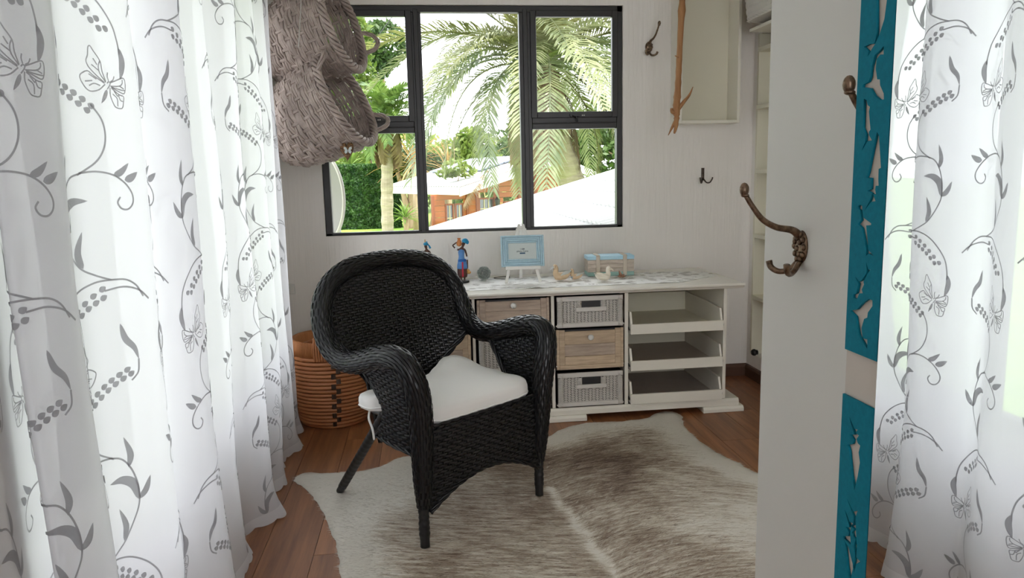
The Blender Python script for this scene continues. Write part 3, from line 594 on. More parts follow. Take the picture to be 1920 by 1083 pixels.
# ------------------------------------------------------------------ hanging willow baskets
def willow_basket(label, mouth, axis, R0, L, heart=False, seed=1):
    """mouth = centre of the rim; axis = unit vector pointing out of the mouth"""
    ax = Vector(axis).normalized(); q = Vector((0, 0, 1)).rotation_difference(ax)
    t = thing('willow_basket', label, 'basket', mouth, q.to_euler(), 'hanging grey willow baskets')
    rr = lambda v: R0 * np.interp(v, [0, .15, .5, .85, 1], [0.62, 0.80, 0.96, 1.02, 1.0])
    def P(u, v): return np.stack([rr(v) * np.cos(u), rr(v) * np.sin(u), -L * (1 - v)], -1)
    m = MB(); ns = 30; rows = 11; us = np.linspace(0, 2 * PI, ns + 1); Rg = np.random.default_rng(seed)
    for r in range(rows):
        for k in (-2, -1, 0, 1, 2):
            v0 = (r + 0.5) / rows + k * 0.0178; a = Rg.uniform(0, 6); 
            Pr = lambda u, v: P(u, v + 0.010 * np.sin(u * 2 + a))
            weave(m, Pr, us + (r % 2) * 0.0, [v0, v0 + 0.001][:1], 0.0056, 0.0056, 0.0080, phase=r, sub=2, dv=.002)
    stuff(m.build('willow_weave', M_willow, t, smooth=True))
    m = MB()
    for k in range(ns):
        vv = np.linspace(0, 1, 10); 
        for d in (-.012, .012): m.tube(P(np.full(10, us[k] + d), vv), 0.0052, 6)
    m.build('willow_stakes', M_willow, t, smooth=True)
    m = MB(); th = np.linspace(0, 2 * PI, 17)[:-1]
    for g in np.linspace(0.08, 0.62, 7):     # woven base
        a = np.linspace(0, 2 * PI, 40); m.tube(np.stack([R0 * g * np.cos(a), R0 * g * np.sin(a), -L + 0.004 * np.cos(a * 8)], -1), 0.006, 6)
    for a in th[:8]: m.tube([(R0 * .62 * math.cos(a), R0 * .62 * math.sin(a), -L), (-R0 * .62 * math.cos(a), -R0 * .62 * math.sin(a), -L)], .005, 6)
    m.build('base', M_willow, t, smooth=True)
    m = MB(); a = np.linspace(0, 2 * PI, 160); 
    for k in range(4):
        ph = a * 11 + 2 * PI * k / 4; rad = R0 * 1.0 + 0.016 * np.cos(ph); m.tube(np.stack([rad * np.cos(a), rad * np.sin(a), 0.004 + 0.015 * np.sin(ph)], -1), 0.0085, 7)
    m.build('rim_braid', M_willow, t, smooth=True)
    return t
def loop_handle(t, R0, ang, size, ra=.45, aa=.9, n=26):
    m = MB(); a = np.linspace(0, PI, n); c, s = math.cos(ang), math.sin(ang); off = -size * np.cos(a); h = size * 1.5 * np.sin(a)
    pts = np.stack([(R0 + ra * h) * c - off * s, (R0 + ra * h) * s + off * c, 0.004 + h * aa], -1); rope(m, catmull(pts, 3), 0.0125, twist=9); m.build('handle', M_willow, t, smooth=True)
ax2 = (0.82, -0.27, 0.40)
b1 = willow_basket('lower grey willow basket hanging at the window with a dark heart tied below', (-0.388, 4.135, 1.764), ax2, 0.254, 0.44, seed=5)
b2 = willow_basket('upper grey willow basket hanging above the other, cut off by the top edge', (-0.392, 4.165, 2.150), (0.86, -0.24, 0.26), 0.240, 0.44, seed=9)
def ang_to(t, target):
    v = t.matrix_basis.to_3x3().inverted() @ Vector(target); return math.atan2(v.y, v.x)
for t, R0 in ((b1, .254), (b2, .240)):
    t.matrix_basis = Matrix.LocRotScale(t.location, t.rotation_euler, None)
loop_handle(b1, .254, ang_to(b1, (0, 1, -.75)), 0.058); loop_handle(b1, .254, ang_to(b1, (-.3, -.7, .7)), 0.055)
loop_handle(b2, .240, ang_to(b2, (0, 1, -.35)), 0.062); loop_handle(b2, .240, ang_to(b2, (-.3, -.8, .45)), 0.058)
st = tag(MB().tube([(-.556, 3.99, ZC - .001), (-.558, 3.92, 2.2), (-.58, 3.895, 1.99)], .0028, 6).build('hanging_string', M_thread, None), 'thin pale string holding up the grey willow baskets', 'string')
ht = thing('heart_pendant', 'dark mesh heart with a grey butterfly hanging under the lower willow basket', 'ornament', (-0.384, 4.01, 1.492))
m = MB(); hp = []
for k in range(40):
    a = 2 * PI * k / 40; hp.append((0.0036 * 16 * math.sin(a) ** 3 * 0.62, 0.0040 * (13 * math.cos(a) - 5 * math.cos(2 * a) - 2 * math.cos(3 * a) - math.cos(4 * a)) * 0.9))
hp = np.array(hp); rings = [np.stack([hp[:, 0] * g, np.full(40, -y), hp[:, 1] * g - 0.005 * (1 - g)], -1) for g, y in ((0.05, .016), (.5, .014), (.85, .008), (1, 0), (.85, -.008), (.5, -.014), (.05, -.016))]
M_heart = pm('dark_seed_heart', lin(52, 38, 30), 0.7, noise=((120, 120, 120), 0.12), col2=lin(150, 110, 70), bump=((200, 200, 200), 0.9, 0.004))
m.grid(np.array(rings), cv=True); m.build('heart', M_heart, ht, smooth=True)
m = MB()
for s in (-1, 1):
    m.prism([(0.001 * s, 0), (.008 * s, .016), (.019 * s, .020), (.021 * s, .010), (.014 * s, .002), (.018 * s, -.008), (.012 * s, -.017), (.003 * s, -.010)], -.019, -.0165, lambda a, b, t: (a + .006, t, b - .002))
m.build('butterfly', M_card, ht)
MB().tube([(0, 0, .034), (.004, .0, .075)], .0014, 6).build('tie', M_thread, ht)

# ------------------------------------------------------------------ cowhide rug
OUT = [(-0.632,3.278),(-0.597,3.357),(-0.508,3.342),(-0.423,3.339),(-0.339,3.335),(-0.235,3.39),(-0.152,3.476),(0.0,3.50),(0.233,3.551),(0.42,3.57),(0.58,3.618),(0.68,3.722),(0.808,3.793),(0.939,3.795),(1.085,3.795),(1.18,3.822),(1.254,3.892),(1.328,3.907),(1.375,3.822),(1.333,3.66),(1.329,3.427),(1.361,3.24),(1.401,3.119),(1.425,3.021),(1.503,2.889),(1.60,2.62),(1.63,2.35),(1.56,2.05),(1.50,1.85),(1.62,1.62),(1.50,1.50),(1.25,1.62),(0.95,1.66),(0.66,1.45),(0.52,1.5),(0.30,1.72),(0.02,1.72),(-0.22,1.58),(-0.36,1.70),(-0.28,1.92),(-0.27,2.15),(-0.332,2.409),(-0.349,2.534),(-0.377,2.652),(-0.413,2.786),(-0.455,2.929),(-0.5,3.037),(-0.565,3.179)]
SPINE = np.array([(0.62,3.72),(0.597,3.55),(0.50,3.1),(0.501,2.924),(0.517,2.77),(0.542,2.627),(0.560,2.459),(0.59,2.262),(0.60,1.9),(0.6,1.5)])
def rug_material():
    m = bpy.data.materials.new('brindle_hide'); m.use_nodes = True; nt = m.node_tree; N = nt.nodes; L = nt.links; b = N['Principled BSDF']; b.inputs['Roughness'].default_value = 0.75; b.inputs['Specular IOR Level'].default_value = 0.25
    at = N.new('ShaderNodeAttribute'); at.attribute_name = 'hide'       # x: signed distance from the spine, y: along the flow, z: edge paleness
    sp = N.new('ShaderNodeSeparateXYZ'); L.new(at.outputs['Vector'], sp.inputs[0])
    def noise(sx, sy, det, rough=0.6, dist=0.0, off=0):
        c = N.new('ShaderNodeCombineXYZ'); a = N.new('ShaderNodeMath'); a.operation = 'MULTIPLY'; a.inputs[1].default_value = sx; L.new(sp.outputs[0], a.inputs[0])
        d = N.new('ShaderNodeMath'); d.operation = 'MULTIPLY'; d.inputs[1].default_value = sy; L.new(sp.outputs[1], d.inputs[0]); L.new(a.outputs[0], c.inputs[0]); L.new(d.outputs[0], c.inputs[1]); c.inputs[2].default_value = off
        n = N.new('ShaderNodeTexNoise'); n.inputs['Scale'].default_value = 1; n.inputs['Detail'].default_value = det; n.inputs['Roughness'].default_value = rough; n.inputs['Distortion'].default_value = dist; L.new(c.outputs[0], n.inputs['Vector']); return n.outputs['Fac']
    st = noise(9, 58, 9, 0.78, 0.4); big = noise(2.2, 2.6, 3, 0.5, 0.3, 5); fine = noise(18, 140, 3, 0.7, 0.2, 9)
    mix = N.new('ShaderNodeMath'); mix.operation = 'MULTIPLY_ADD'; mix.inputs[1].default_value = 0.9; L.new(st, mix.inputs[0])
    m2 = N.new('ShaderNodeMath'); m2.operation = 'MULTIPLY'; m2.inputs[1].default_value = 0.55; L.new(big, m2.inputs[0]); L.new(m2.outputs[0], mix.inputs[2])
    m3 = N.new('ShaderNodeMath'); m3.operation = 'MULTIPLY_ADD'; m3.inputs[1].default_value = 0.30; L.new(fine, m3.inputs[0]); L.new(mix.outputs[0], m3.inputs[2])
    m4 = N.new('ShaderNodeMath'); m4.operation = 'ADD'; L.new(m3.outputs[0], m4.inputs[0]); L.new(sp.outputs[2], m4.inputs[1])
    r = N.new('ShaderNodeValToRGB'); e = r.color_ramp.elements; e[0].position = 0.63; e[0].color = lin(92, 74, 64); e[1].position = 1.03; e[1].color = lin(214, 209, 199)
    q = e.new(0.72); q.color = lin(122, 104, 90); q = e.new(0.83); q.color = lin(160, 146, 130)
    q = e.new(0.93); q.color = lin(196, 187, 172)
    L.new(m4.outputs[0], r.inputs[0]); L.new(r.outputs[0], b.inputs['Base Color'])
    bp = N.new('ShaderNodeBump'); bp.inputs['Strength'].default_value = 0.35; bp.inputs['Distance'].default_value = 0.003; L.new(fine, bp.inputs['Height']); L.new(bp.outputs[0], b.inputs['Normal'])
    return m
M_hide = rug_material()
def rug():
    from mathutils.geometry import delaunay_2d_cdt
    O = catmull(OUT, 5, closed=True)
    rg = np.random.default_rng(4); O = O + rg.normal(0, 0.0025, O.shape)
    pts = [tuple(p) for p in O]; xs = np.arange(-0.7, 1.75, 0.03); ys = np.arange(1.4, 3.95, 0.03)
    inner = []
    def inside(px, py):
        x, y = O[:, 0], O[:, 1]; x2, y2 = np.roll(x, -1), np.roll(y, -1)
        c = ((y > py) != (y2 > py)) & (px < (x2 - x) * (py - y) / (y2 - y + 1e-12) + x); return c.sum() % 2 == 1
    def edged(p):
        return np.min(np.hypot(O[:, 0] - p[0], O[:, 1] - p[1]))
    for x in xs:
        for y in ys:
            p = (x + rg.uniform(-.008, .008), y + rg.uniform(-.008, .008))
            if inside(*p) and edged(p) > 0.012: inner.append(p)
    allp = pts + inner; n = len(pts)
    res = delaunay_2d_cdt([Vector(p) for p in allp], [(i, (i + 1) % n) for i in range(n)], [], 1, 1e-6)
    V2 = np.array([tuple(v) for v in res[0]]); F = res[2]
    d = np.array([edged(p) for p in V2])
    Sp = catmull(SPINE[:, :], 8)
    def attr(P):
        D = np.hypot(P[:, None, 0] - Sp[None, :, 0], P[:, None, 1] - Sp[None, :, 1]); i = D.argmin(1); dist = D[np.arange(len(P)), i]; sx = np.sign(P[:, 0] - np.interp(P[:, 1], Sp[::-1, 1], Sp[::-1, 0])); sd = dist * sx
        yy = P[:, 1] + np.where(sd > 0, -0.62 * sd + 0.75 * sd ** 2, 0.16 * sd - .10 * sd ** 2)     # hair sweeps back from the spine
        ed = np.array([edged(p) for p in P]); pale = 0.34 * np.exp(-(ed / 0.13) ** 2)
        pale = pale + 0.26 * np.exp(-(dist / 0.017) ** 2) * (P[:, 1] < 3.0)
        belly = 0.30 * np.exp(-(((P[:, 0] + 0.36) / 0.30) ** 2 + ((P[:, 1] - 3.1) / 0.34) ** 2)) + 0.34 * np.exp(-(((P[:, 0] - 1.26) / 0.13) ** 2 + ((P[:, 1] - 3.80) / 0.22) ** 2)) + 0.22 * np.exp(-(((P[:, 0] - 1.35) / 0.25) ** 2 + ((P[:, 1] - 2.5) / 0.3) ** 2))
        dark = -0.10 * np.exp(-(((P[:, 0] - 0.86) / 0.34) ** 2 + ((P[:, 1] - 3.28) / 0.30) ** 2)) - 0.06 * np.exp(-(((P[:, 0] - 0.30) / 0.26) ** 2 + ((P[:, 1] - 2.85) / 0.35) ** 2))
        return np.stack([sd, yy, pale + belly + dark - 0.015], -1)
    h = 0.004 + 0.004 * np.clip(d / 0.05, 0, 1) + 0.0015 * np.sin(V2[:, 0] * 7) * np.sin(V2[:, 1] * 6) * np.clip(d / .1, 0, 1)
    nv = len(V2)
    V = np.vstack([np.column_stack([V2, h]), np.column_stack([V2[:n], np.full(n, 0.0003)])])
    faces = [tuple(f) for f in F] + [(i, (i + 1) % n, nv + (i + 1) % n, nv + i) for i in range(n)]
    root = thing('cowhide_rug', 'brindled grey and cream cowhide rug under the black wicker chair', 'rug', (0, 0, 0))
    me = bpy.data.meshes.new('hide'); me.from_pydata(V.tolist(), [], faces); me.materials.append(M_hide)
    A = np.vstack([attr(V2), attr(V2[:n])]); at = me.attributes.new('hide', 'FLOAT_VECTOR', 'POINT'); at.data.foreach_set('vector', A.astype(np.float32).ravel())
    me.polygons.foreach_set('use_smooth', np.ones(len(me.polygons), bool)); o = bpy.data.objects.new('hide', me); COL.objects.link(o); o.parent = root
    # short lying hair: thin blades following the coat
    NH = 52000; k = rg.integers(0, len(F), NH); T = np.array([f[:3] for f in F])[k]; w = rg.dirichlet((1, 1, 1), NH)
    P = (V[T] * w[..., None]).sum(1); At = (A[T] * w[..., None]).sum(1)
    sd = At[:, 0]; dirx = np.sign(sd) * 0.9 ; diry = np.where(sd > 0, .55 - 1.5 * np.clip(sd, 0, .8), -.15); ang = np.arctan2(diry, dirx) + rg.normal(0, .28, NH)
    ln = rg.uniform(.010, .022, NH); dv = np.stack([np.cos(ang) * ln, np.sin(ang) * ln, rg.uniform(.001, .0045, NH)], -1); sv = np.stack([-np.sin(ang), np.cos(ang), np.zeros(NH)], -1) * 0.0009
    Vh = np.empty((NH, 3, 3)); Vh[:, 0] = P - sv; Vh[:, 1] = P + sv; Vh[:, 2] = P + dv
    me = bpy.data.meshes.new('short_hair'); me.vertices.add(NH * 3); me.vertices.foreach_set('co', Vh.astype(np.float32).ravel()); me.loops.add(NH * 3); me.loops.foreach_set('vertex_index', np.arange(NH * 3, dtype=np.int32)); me.polygons.add(NH); me.polygons.foreach_set('loop_start', np.arange(0, NH * 3, 3, dtype=np.int32)); me.update()
    at = me.attributes.new('hide', 'FLOAT_VECTOR', 'POINT'); jit = np.repeat(At + np.stack([np.zeros(NH), rg.normal(0, .004, NH), rg.normal(0, .10, NH)], -1), 3, 0); at.data.foreach_set('vector', jit.astype(np.float32).ravel())
    me.materials.append(M_hide); o = bpy.data.objects.new('short_hair', me); COL.objects.link(o); o.parent = root; stuff(o)
rug()

# ------------------------------------------------------------------ black wicker armchair
CH = thing('wicker_armchair', 'black woven wicker armchair with rounded back standing on the cowhide', 'armchair', (0.197, 2.75, 0.0075), (0, 0, math.atan2(0.607, 0.794)))
half = [(-.300, .002, .155), (-.303, -.004, .25), (-.306, -.010, .35), (-.310, -.016, .46), (-.318, -.022, .55), (-.334, -.020, .625), (-.352, .004, .690), (-.360, .060, .710), (-.360, .14, .700), (-.357, .25, .668), (-.354, .35, .645), (-.355, .43, .650), (-.360, .50, .690), (-.358, .545, .770), (-.335, .572, .855), (-.282, .590, .922), (-.200, .603, .966), (-.103, .611, .984)]
full = half + [(0, .613, .989)] + [(-x, y, z) for x, y, z in half[::-1]]
RIM = catmull(full, 10); sg = np.concatenate([[0], np.cumsum(np.linalg.norm(np.diff(RIM, axis=0), axis=1))]); RL = sg[-1]
Trm = nrm(np.gradient(RIM, axis=0)); Ar = np.zeros_like(RIM); a_ = np.array([1.0, 0, 0])
for i in range(len(RIM)):
    a_ = a_ - Trm[i] * (a_ @ Trm[i]); a_ /= np.linalg.norm(a_); Ar[i] = a_
Br = np.cross(Trm, Ar)
def lerpv(s, X): return np.stack([np.interp(s, sg, X[:, k]) for k in range(3)], -1)
def rimrad(s):
    t = np.minimum(s, RL - s); return np.interp(t, [0, .10, .25, .45, .62, 1.0, 1.4, RL / 2], [.024, .034, .040, .044, .044, .041, .039, .038])
def Prim(s, v):
    s = np.clip(s, 0, RL); th = 2 * PI * np.asarray(v); r = rimrad(s)
    return lerpv(s, RIM) + r[:, None] * (np.cos(th)[:, None] * lerpv(s, Ar) + np.sin(th)[:, None] * lerpv(s, Br))
m = MB(); weave(m, Prim, np.linspace(0.0, RL, int(RL / 0.027)), (np.arange(24) + .5) / 24, 0.0066, 0.0012, 0.0020)
stuff(m.build('rim_weave', M_rattan_black, CH, smooth=True))
m = MB(); s = np.linspace(0, RL, 220); m.tube(lerpv(s, RIM), rimrad(s) - 0.0035, 14); m.build('rim_core', M_black, CH, smooth=True)
# back panel
def backY(x, z): return .50 + .185 * (z - .4) - (.035 + .45 * np.maximum(0, .74 - z)) * (np.abs(x) / .36) ** 2.2
up = RIM[(RIM[:, 2] > .64) & (RIM[:, 1] > .40)]; ul = up[up[:, 0] <= 0]; o_ = np.argsort(ul[:, 2])
def halfw(z):
    z = np.asarray(z, float); wtop = np.interp(z, ul[o_, 2], -ul[o_, 0])
    return np.where(z > .655, wtop, np.interp(z, [.25, .50, .535, .575, .61, .635, .655], [.20, .20, .212, .255, .300, .33, .357]))
def Pb(u, v): z = .27 + .715 * np.asarray(v); x = np.asarray(u); return np.stack([x, backY(x, z), z], -1)
mask = lambda u, v: np.abs(u) < halfw(.27 + .715 * v) + .004
m = MB(); weave(m, Pb, np.linspace(-.402, .402, 36), np.linspace(0.0, 1.0, 68), 0.0063, 0.0011, 0.0019, mask, stakes=1, sw=.0045)
stuff(m.build('back_weave', M_rattan_black, CH, smooth=True))
for s_ in (-1, 1):       # edge braid of the arched opening
    z = np.array([.27, .36, .45, .50, .535, .575, .61, .635, .655]); x = halfw(z) * s_; pts = catmull(np.stack([x, backY(x, z), z], -1), 6)
    m = MB(); rope(m, pts, .0125, twist=8); m.build('back_edge_braid', M_rattan_black, CH, smooth=True)
# side panels under the arms
def sidez_top(y): 
    arm = RIM[(RIM[:, 0] < 0) & (RIM[:, 1] < .47) & (RIM[:, 2] > .62)]; o = np.argsort(arm[:, 1]); return np.interp(y, arm[o, 1], arm[o, 2])
rear = np.array([(.36, .275), (.42, .225), (.475, .205), (.54, .24), (.60, .295), (.64, .335), (.70, .36)])
def rearY(z): return np.interp(z, rear[:, 0], rear[:, 1])
def frontX(z): return np.interp(z, [.15, .35, .46, .55, .635, .70], [-.300, -.306, -.310, -.318, -.334, -.356])
for s_ in (-1, 1):
    def Ps(u, v, s_=s_):
        z = .335 + .365 * np.asarray(v); y = np.asarray(u); x = frontX(z) - .012 * np.sin(np.clip(y / .3, 0, 1) * PI); return np.stack([-s_ * x, y, z], -1)
    mk = lambda u, v: (u < rearY(.335 + .365 * v) + .004) & (.335 + .365 * v < sidez_top(u) - .01) & (.335 + .365 * v > .352 - .10 * np.clip((.05 - u) / .05, 0, 1))
    m = MB(); weave(m, Ps, np.linspace(-.03, .36, 18), np.linspace(0, 1, 35), 0.0063, 0.0011, 0.0019, mk, stakes=1, sw=.0045)
    stuff(m.build('arm_weave', M_rattan_black, CH, smooth=True))
    z = rear[:, 0][:-1]; e = catmull(np.stack([-s_ * frontX(z), rear[:-1, 1], z], -1), 6); m = MB(); rope(m, e, .011, twist=8)
    bt = catmull([(-s_ * frontX(.36), .272, .358), (s_ * .315, .15, .352), (s_ * .308, .04, .34), (s_ * .302, .0, .28)], 6); rope(m, bt, .010, twist=8); m.build('arm_edge_braid', M_rattan_black, CH, smooth=True)
# front apron with arched lower edge
arch = lambda x: .225 - .085 * (np.abs(x) / .27) ** 2.0
def Pf(u, v): z = .14 + .31 * np.asarray(v); x = np.asarray(u); return np.stack([x, -.012 - .010 * np.cos(x / .31 * PI / 2) * 1.0 + 0 * z, z], -1)
m = MB(); weave(m, Pf, np.linspace(-.305, .305, 28), np.linspace(0, 1, 30), 0.0062, 0.0011, 0.0019, lambda u, v: .14 + .31 * v > arch(u), stakes=1, sw=.0045)
stuff(m.build('apron_weave', M_rattan_black, CH, smooth=True))
x = np.linspace(-.285, .285, 40); m = MB(); rope(m, np.stack([x, np.full(40, -.018), arch(x)], -1), .009, twist=8); m.build('apron_edge_braid', M_rattan_black, CH, smooth=True)
# back apron and seat
def Pr(u, v): z = .30 + .14 * np.asarray(v); return np.stack([np.asarray(u), .50 + 0 * z, z], -1)
def Pseat(u, v): y = -.02 + .49 * np.asarray(v); return np.stack([np.asarray(u) * (1 - .24 * np.asarray(v)), y, np.full_like(y, .438) - .012 * np.sin(np.asarray(v) * PI)], -1)
m = MB(); weave(m, Pseat, np.linspace(-.312, .312, 34), np.linspace(0, 1, 46), 0.0075, 0.0013, 0.0028, stakes=1); stuff(m.build('seat_weave', M_rattan_black, CH, smooth=True))
m = MB()
for a, b in (((-.30, 0, .43), (.30, 0, .43)), ((-.24, .47, .42), (.24, .47, .42)), ((-.30, 0, .43), (-.24, .47, .42)), ((.30, 0, .43), (.24, .47, .42))): m.tube([a, b], .009, 10)
m.build('seat_frame', M_legblack, CH, smooth=True)
for s_ in (-1, 1):
    m = MB(); z = np.linspace(0, .40, 60); r = .0195 + .0012 * np.sign(np.sin(z * 2 * PI / .022)) * (z > .03); m.tube(np.stack([np.full(60, .303 * s_), np.full(60, .001), z], -1), np.maximum(r, .0185) - np.where(z < .03, .002, 0), 12); m.build('front_leg', M_legblack, CH, smooth=True)
    p = np.stack([np.linspace(.262, .292, 60) * s_, np.linspace(.655, .23, 60), np.linspace(.004, .46, 60)], -1); m = MB(); r = .0185 + .001 * np.sign(np.sin(np.arange(60) * 2.1)); r[:4] = .0165; m.tube(p, r, 12); m.build('rear_leg', M_legblack, CH, smooth=True)
# cushion on the seat
cu = thing('seat_cushion', 'white cotton seat cushion bunched up against the chair back', 'cushion', CH.location[:], CH.rotation_euler[:])
PO = catmull([(-.235, .0), (0, -.014), (.238, .0), (.262, .10), (.262, .30), (.240, .405), (.17, .428), (.08, .392), (-.02, .345), (-.10, .322), (-.22, .330), (-.325, .345), (-.352, .30), (-.338, .245), (-.262, .20), (-.252, .10)], 6, closed=True)
m = MB(); prof = [(0.02, -.030), (.55, -.033), (.93, -.032), (.985, -.026), (1.0, -.014), (1.003, 0), (1.0, .014), (.985, .027), (.93, .034), (.75, .037), (.5, .039), (.25, .040), (.02, .040)]
cc = np.array((.02, .18)); rows = []
for g, dz in prof:
    Q = cc + (PO - cc) * g; X, Y = Q[:, 0], Q[:, 1]
    hump = .040 * np.exp(-(((X - .17) / .11) ** 2 + ((Y - .40) / .10) ** 2)) + .006 * np.sin(X * 9 + 1) * np.clip(Y / .4, 0, 1)
    droop = -.014 * np.clip((-Y + .05) / .06, 0, 1) + .012 * np.clip((-X - .2) / .12, 0, 1) * (Y > .15)
    wr = .0022 * np.sin(X * 70 + Y * 45) * (g > .9)
    rows.append(np.stack([X, Y, .486 + dz + hump + droop + wr], -1))
NP_ = len(PO); m.grid(np.array(rows), cv=True); m.f.append(tuple(range(NP_ - 1, -1, -1))); m.f.append(tuple(range(m.n - NP_, m.n))); c_o = m.build('cover', M_cushion, cu, smooth=True)
m = MB(); s_ = rows[4] * 1.0; m.tube(np.vstack([s_, s_[:1]]), .0035, 6); m.build('piping', M_cushion, cu, smooth=True)
m = MB(); m.tube(catmull([(-.318, .30, .455), (-.332, .285, .43), (-.328, .27, .39), (-.320, .275, .345)], 6), .0045, 8, flat=.4); m.build('tie', M_cushion, cu, smooth=True)

# ------------------------------------------------------------------ coiled rattan log basket
LB = thing('coil_basket', 'tall orange coiled rattan basket on floor behind the chair by the curtain', 'basket', (-0.545, 4.15, 0.0), (0, 0, 0))
nc = 19; H_ = .40
rad = lambda z: np.interp(z, [0, .03, .12, .25, .36, .42], [.168, .188, .215, .228, .222, .205])
ang = np.linspace(0, 2 * PI, 57)[:-1]
for k in range(nc):
    z = .011 + k * H_ / nc; r = rad(z); R_ = np.random.default_rng(k); wob = .0012 * np.sin(ang * 3 + R_.uniform(0, 6))
    MB().tube(np.stack([(r + wob) * np.cos(ang), (r + wob) * np.sin(ang), z + .0012 * np.sin(ang * 2 + k)], -1), .0108, 8, closed=True).build('coil', M_cane, LB, smooth=True)
MB().lathe([(.01, .004), (.166, .004), (.166, .010), (.01, .010)], 32).build('base', M_canewrap, LB)
fa = math.radians(-82)
for k in range(14):
    z = .03 + k * .0275; a = fa + .030 * k * .55 * .2 + (.075 if k % 2 else -.035) + .0
    r = rad(z) + .0095; m = MB(); aa = np.linspace(a - .052, a + .052, 5); zz = np.linspace(z - .014, z + .014, 5)
    A_, Z_ = np.meshgrid(aa, zz, indexing='ij'); bl = .003 * (1 - ((A_ - a) / .055) ** 2); Vv = np.stack([(rad(Z_) + .0105 + bl) * np.cos(A_), (rad(Z_) + .0105 + bl) * np.sin(A_), Z_], -1); m.grid(Vv); m.grid(np.stack([(rad(Z_) + .006) * np.cos(A_), (rad(Z_) + .006) * np.sin(A_), Z_], -1)); m.build('stitch', M_stitch, LB)
# wrapped collar and a second liner rim inside
m = MB(); m.lathe([(.196, .402), (.214, .402), (.218, .415), (.214, .475), (.208, .482), (.199, .482), (.194, .474), (.192, .415)], 56); 
o = m.build('wrapped_collar', M_canewrap, LB, smooth=True)
m = MB(); 
for k in range(150):
    a = 2 * PI * k / 150; m.tube([(.2185 * math.cos(a), .2185 * math.sin(a), .408), (.219 * math.cos(a), .219 * math.sin(a), .44), (.2155 * math.cos(a), .2155 * math.sin(a), .474), (.206 * math.cos(a), .206 * math.sin(a), .484)], .0036, 5)
stuff(m.build('cane_wrapping', M_canewrap, LB, smooth=True))
for q in range(3):
    r = .180 - q * .017; MB().tube(np.stack([r * np.cos(ang), r * np.sin(ang), np.full_like(ang, .425 + .006 * q)], -1), .010, 8, closed=True).build('inner_coil', M_cane, LB, smooth=True)
for a0, hh in ((math.radians(-99), .06), (math.radians(81), .06)):
    for k in range(5):
        a = a0 + (k - 2) * .06; c, s = math.cos(a), math.sin(a)
        MB().tube(catmull([(.222 * c, .222 * s, .385), (.229 * c, .229 * s, .43), (.227 * c, .227 * s, .49), (.208 * c, .208 * s, .512), (.188 * c, .188 * s, .49), (.184 * c, .184 * s, .44)], 5), .0066, 8).build('handle_loop', M_cane, LB, smooth=True)
    a = np.linspace(a0 - .17, a0 + .62, 14); MB().tube(np.stack([.206 * np.cos(a), .206 * np.sin(a), .500 + .028 * np.sin((a - a0 + .17) / .79 * PI)], -1), .0095, 8).build('handle_bar', M_cane, LB, smooth=True)

# ------------------------------------------------------------------ sideboard
SB = thing('sideboard', 'long white sideboard with woven and wooden drawers and open pull-out trays', 'sideboard', (0.72, 3.87, 0.0))
X = lambda x: x - 0.72
dep = .64; TOPZ = .735
m = MB(); pr = [(-.055, .735), (-.062, .729), (-.060, .722), (-.046, .715), (-.040, .707), (-.030, .7045), (dep, .7045), (dep, .735)]
m.prism(pr, X(-.285), X(1.722), lambda a, b, t: (t, a, b)); m.build('top', M_top, SB, bevel=.002)
for xa, xb in ((-.215, -.195), (.232, .248), (.658, .676), (1.064, 1.084), (1.626, 1.645)): MB().box(X(xa), X(xb), 0, dep, .074, .704).build('upright_panel', M_white, SB, bevel=.0015)
MB().box(X(-.194), X(1.625), dep - .012, dep, .074, .704).build('back_panel', M_cream, SB)
MB().box(X(-.194), X(1.625), .003, dep - .013, .052, .0735).build('bottom_panel', M_white, SB)
MB().prism([(-.012, .034), (-.012, .060), (-.004, .0735), (dep, .0735), (dep, .034)], X(-.285), X(1.722), lambda a, b, t: (t, a, b)).build('plinth', M_white, SB, bevel=.0015)
for xa, xb in ((-.30, -.10), (.50, .845), (1.51, 1.745)): MB().prism([(-.030, .001), (-.030, .020), (-.022, .032), (-.012, .0338), (.30, .0338), (.30, .001)], X(xa), X(xb), lambda a, b, t: (t, a, b)).build('foot', M_white, SB, bevel=.003)
def wood_drawer(x0, x1, z0, z1):
    w = x1 - x0; d = MB(); d.box(0, w, .012, .50, 0, z1 - z0 - .004); o = d.build('drawer', M_black, SB, loc=(X(x0), -.006, z0)); h = z1 - z0
    MB().box(.032, w - .032, .004, .0115, h * .62, h - .012).build('front_board', M_greywood if z0 > .5 else M_tanwood, o, bevel=.001); MB().box(.032, w - .032, .004, .0115, h * .325, h * .615).build('front_board', M_greywood, o, bevel=.001)
    fm = M_tanwood if z0 < .5 else M_greywood
    MB().box(.001, .015, -.004, .0115, .001, h).build('stile', fm, o, bevel=.002); MB().box(.0155, .046, -.002, .0115, .001, h - .002).build('stile', fm, o, bevel=.0015)
    MB().box(w - .046, w - .0155, -.002, .0115, .001, h - .002).build('stile', fm, o, bevel=.0015); MB().box(w - .015, w - .001, -.004, .0115, .001, h).build('stile', fm, o, bevel=.002)
    MB().box(.0465, w - .0465, -.001, .0115, .024, h * .32).build('rail', fm, o, bevel=.0015); MB().box(.0155, w - .0155, -.004, .0115, .0, .0235).build('rail', fm, o, bevel=.002)
    kb = MB(); kb.lathe([(.006, .004), (.006, -.006), (.010, -.010), (.0155, -.016), (.0165, -.021), (.013, -.027), (.003, -.030)], 20, (w / 2, 0, h * .80), 'y'); kb.build('knob', M_socket, o, smooth=True)
    for xx in (.0, w): MB().ball((xx, -.002, .02), .004, 8, 6).build('runner_stud', M_socket, o)
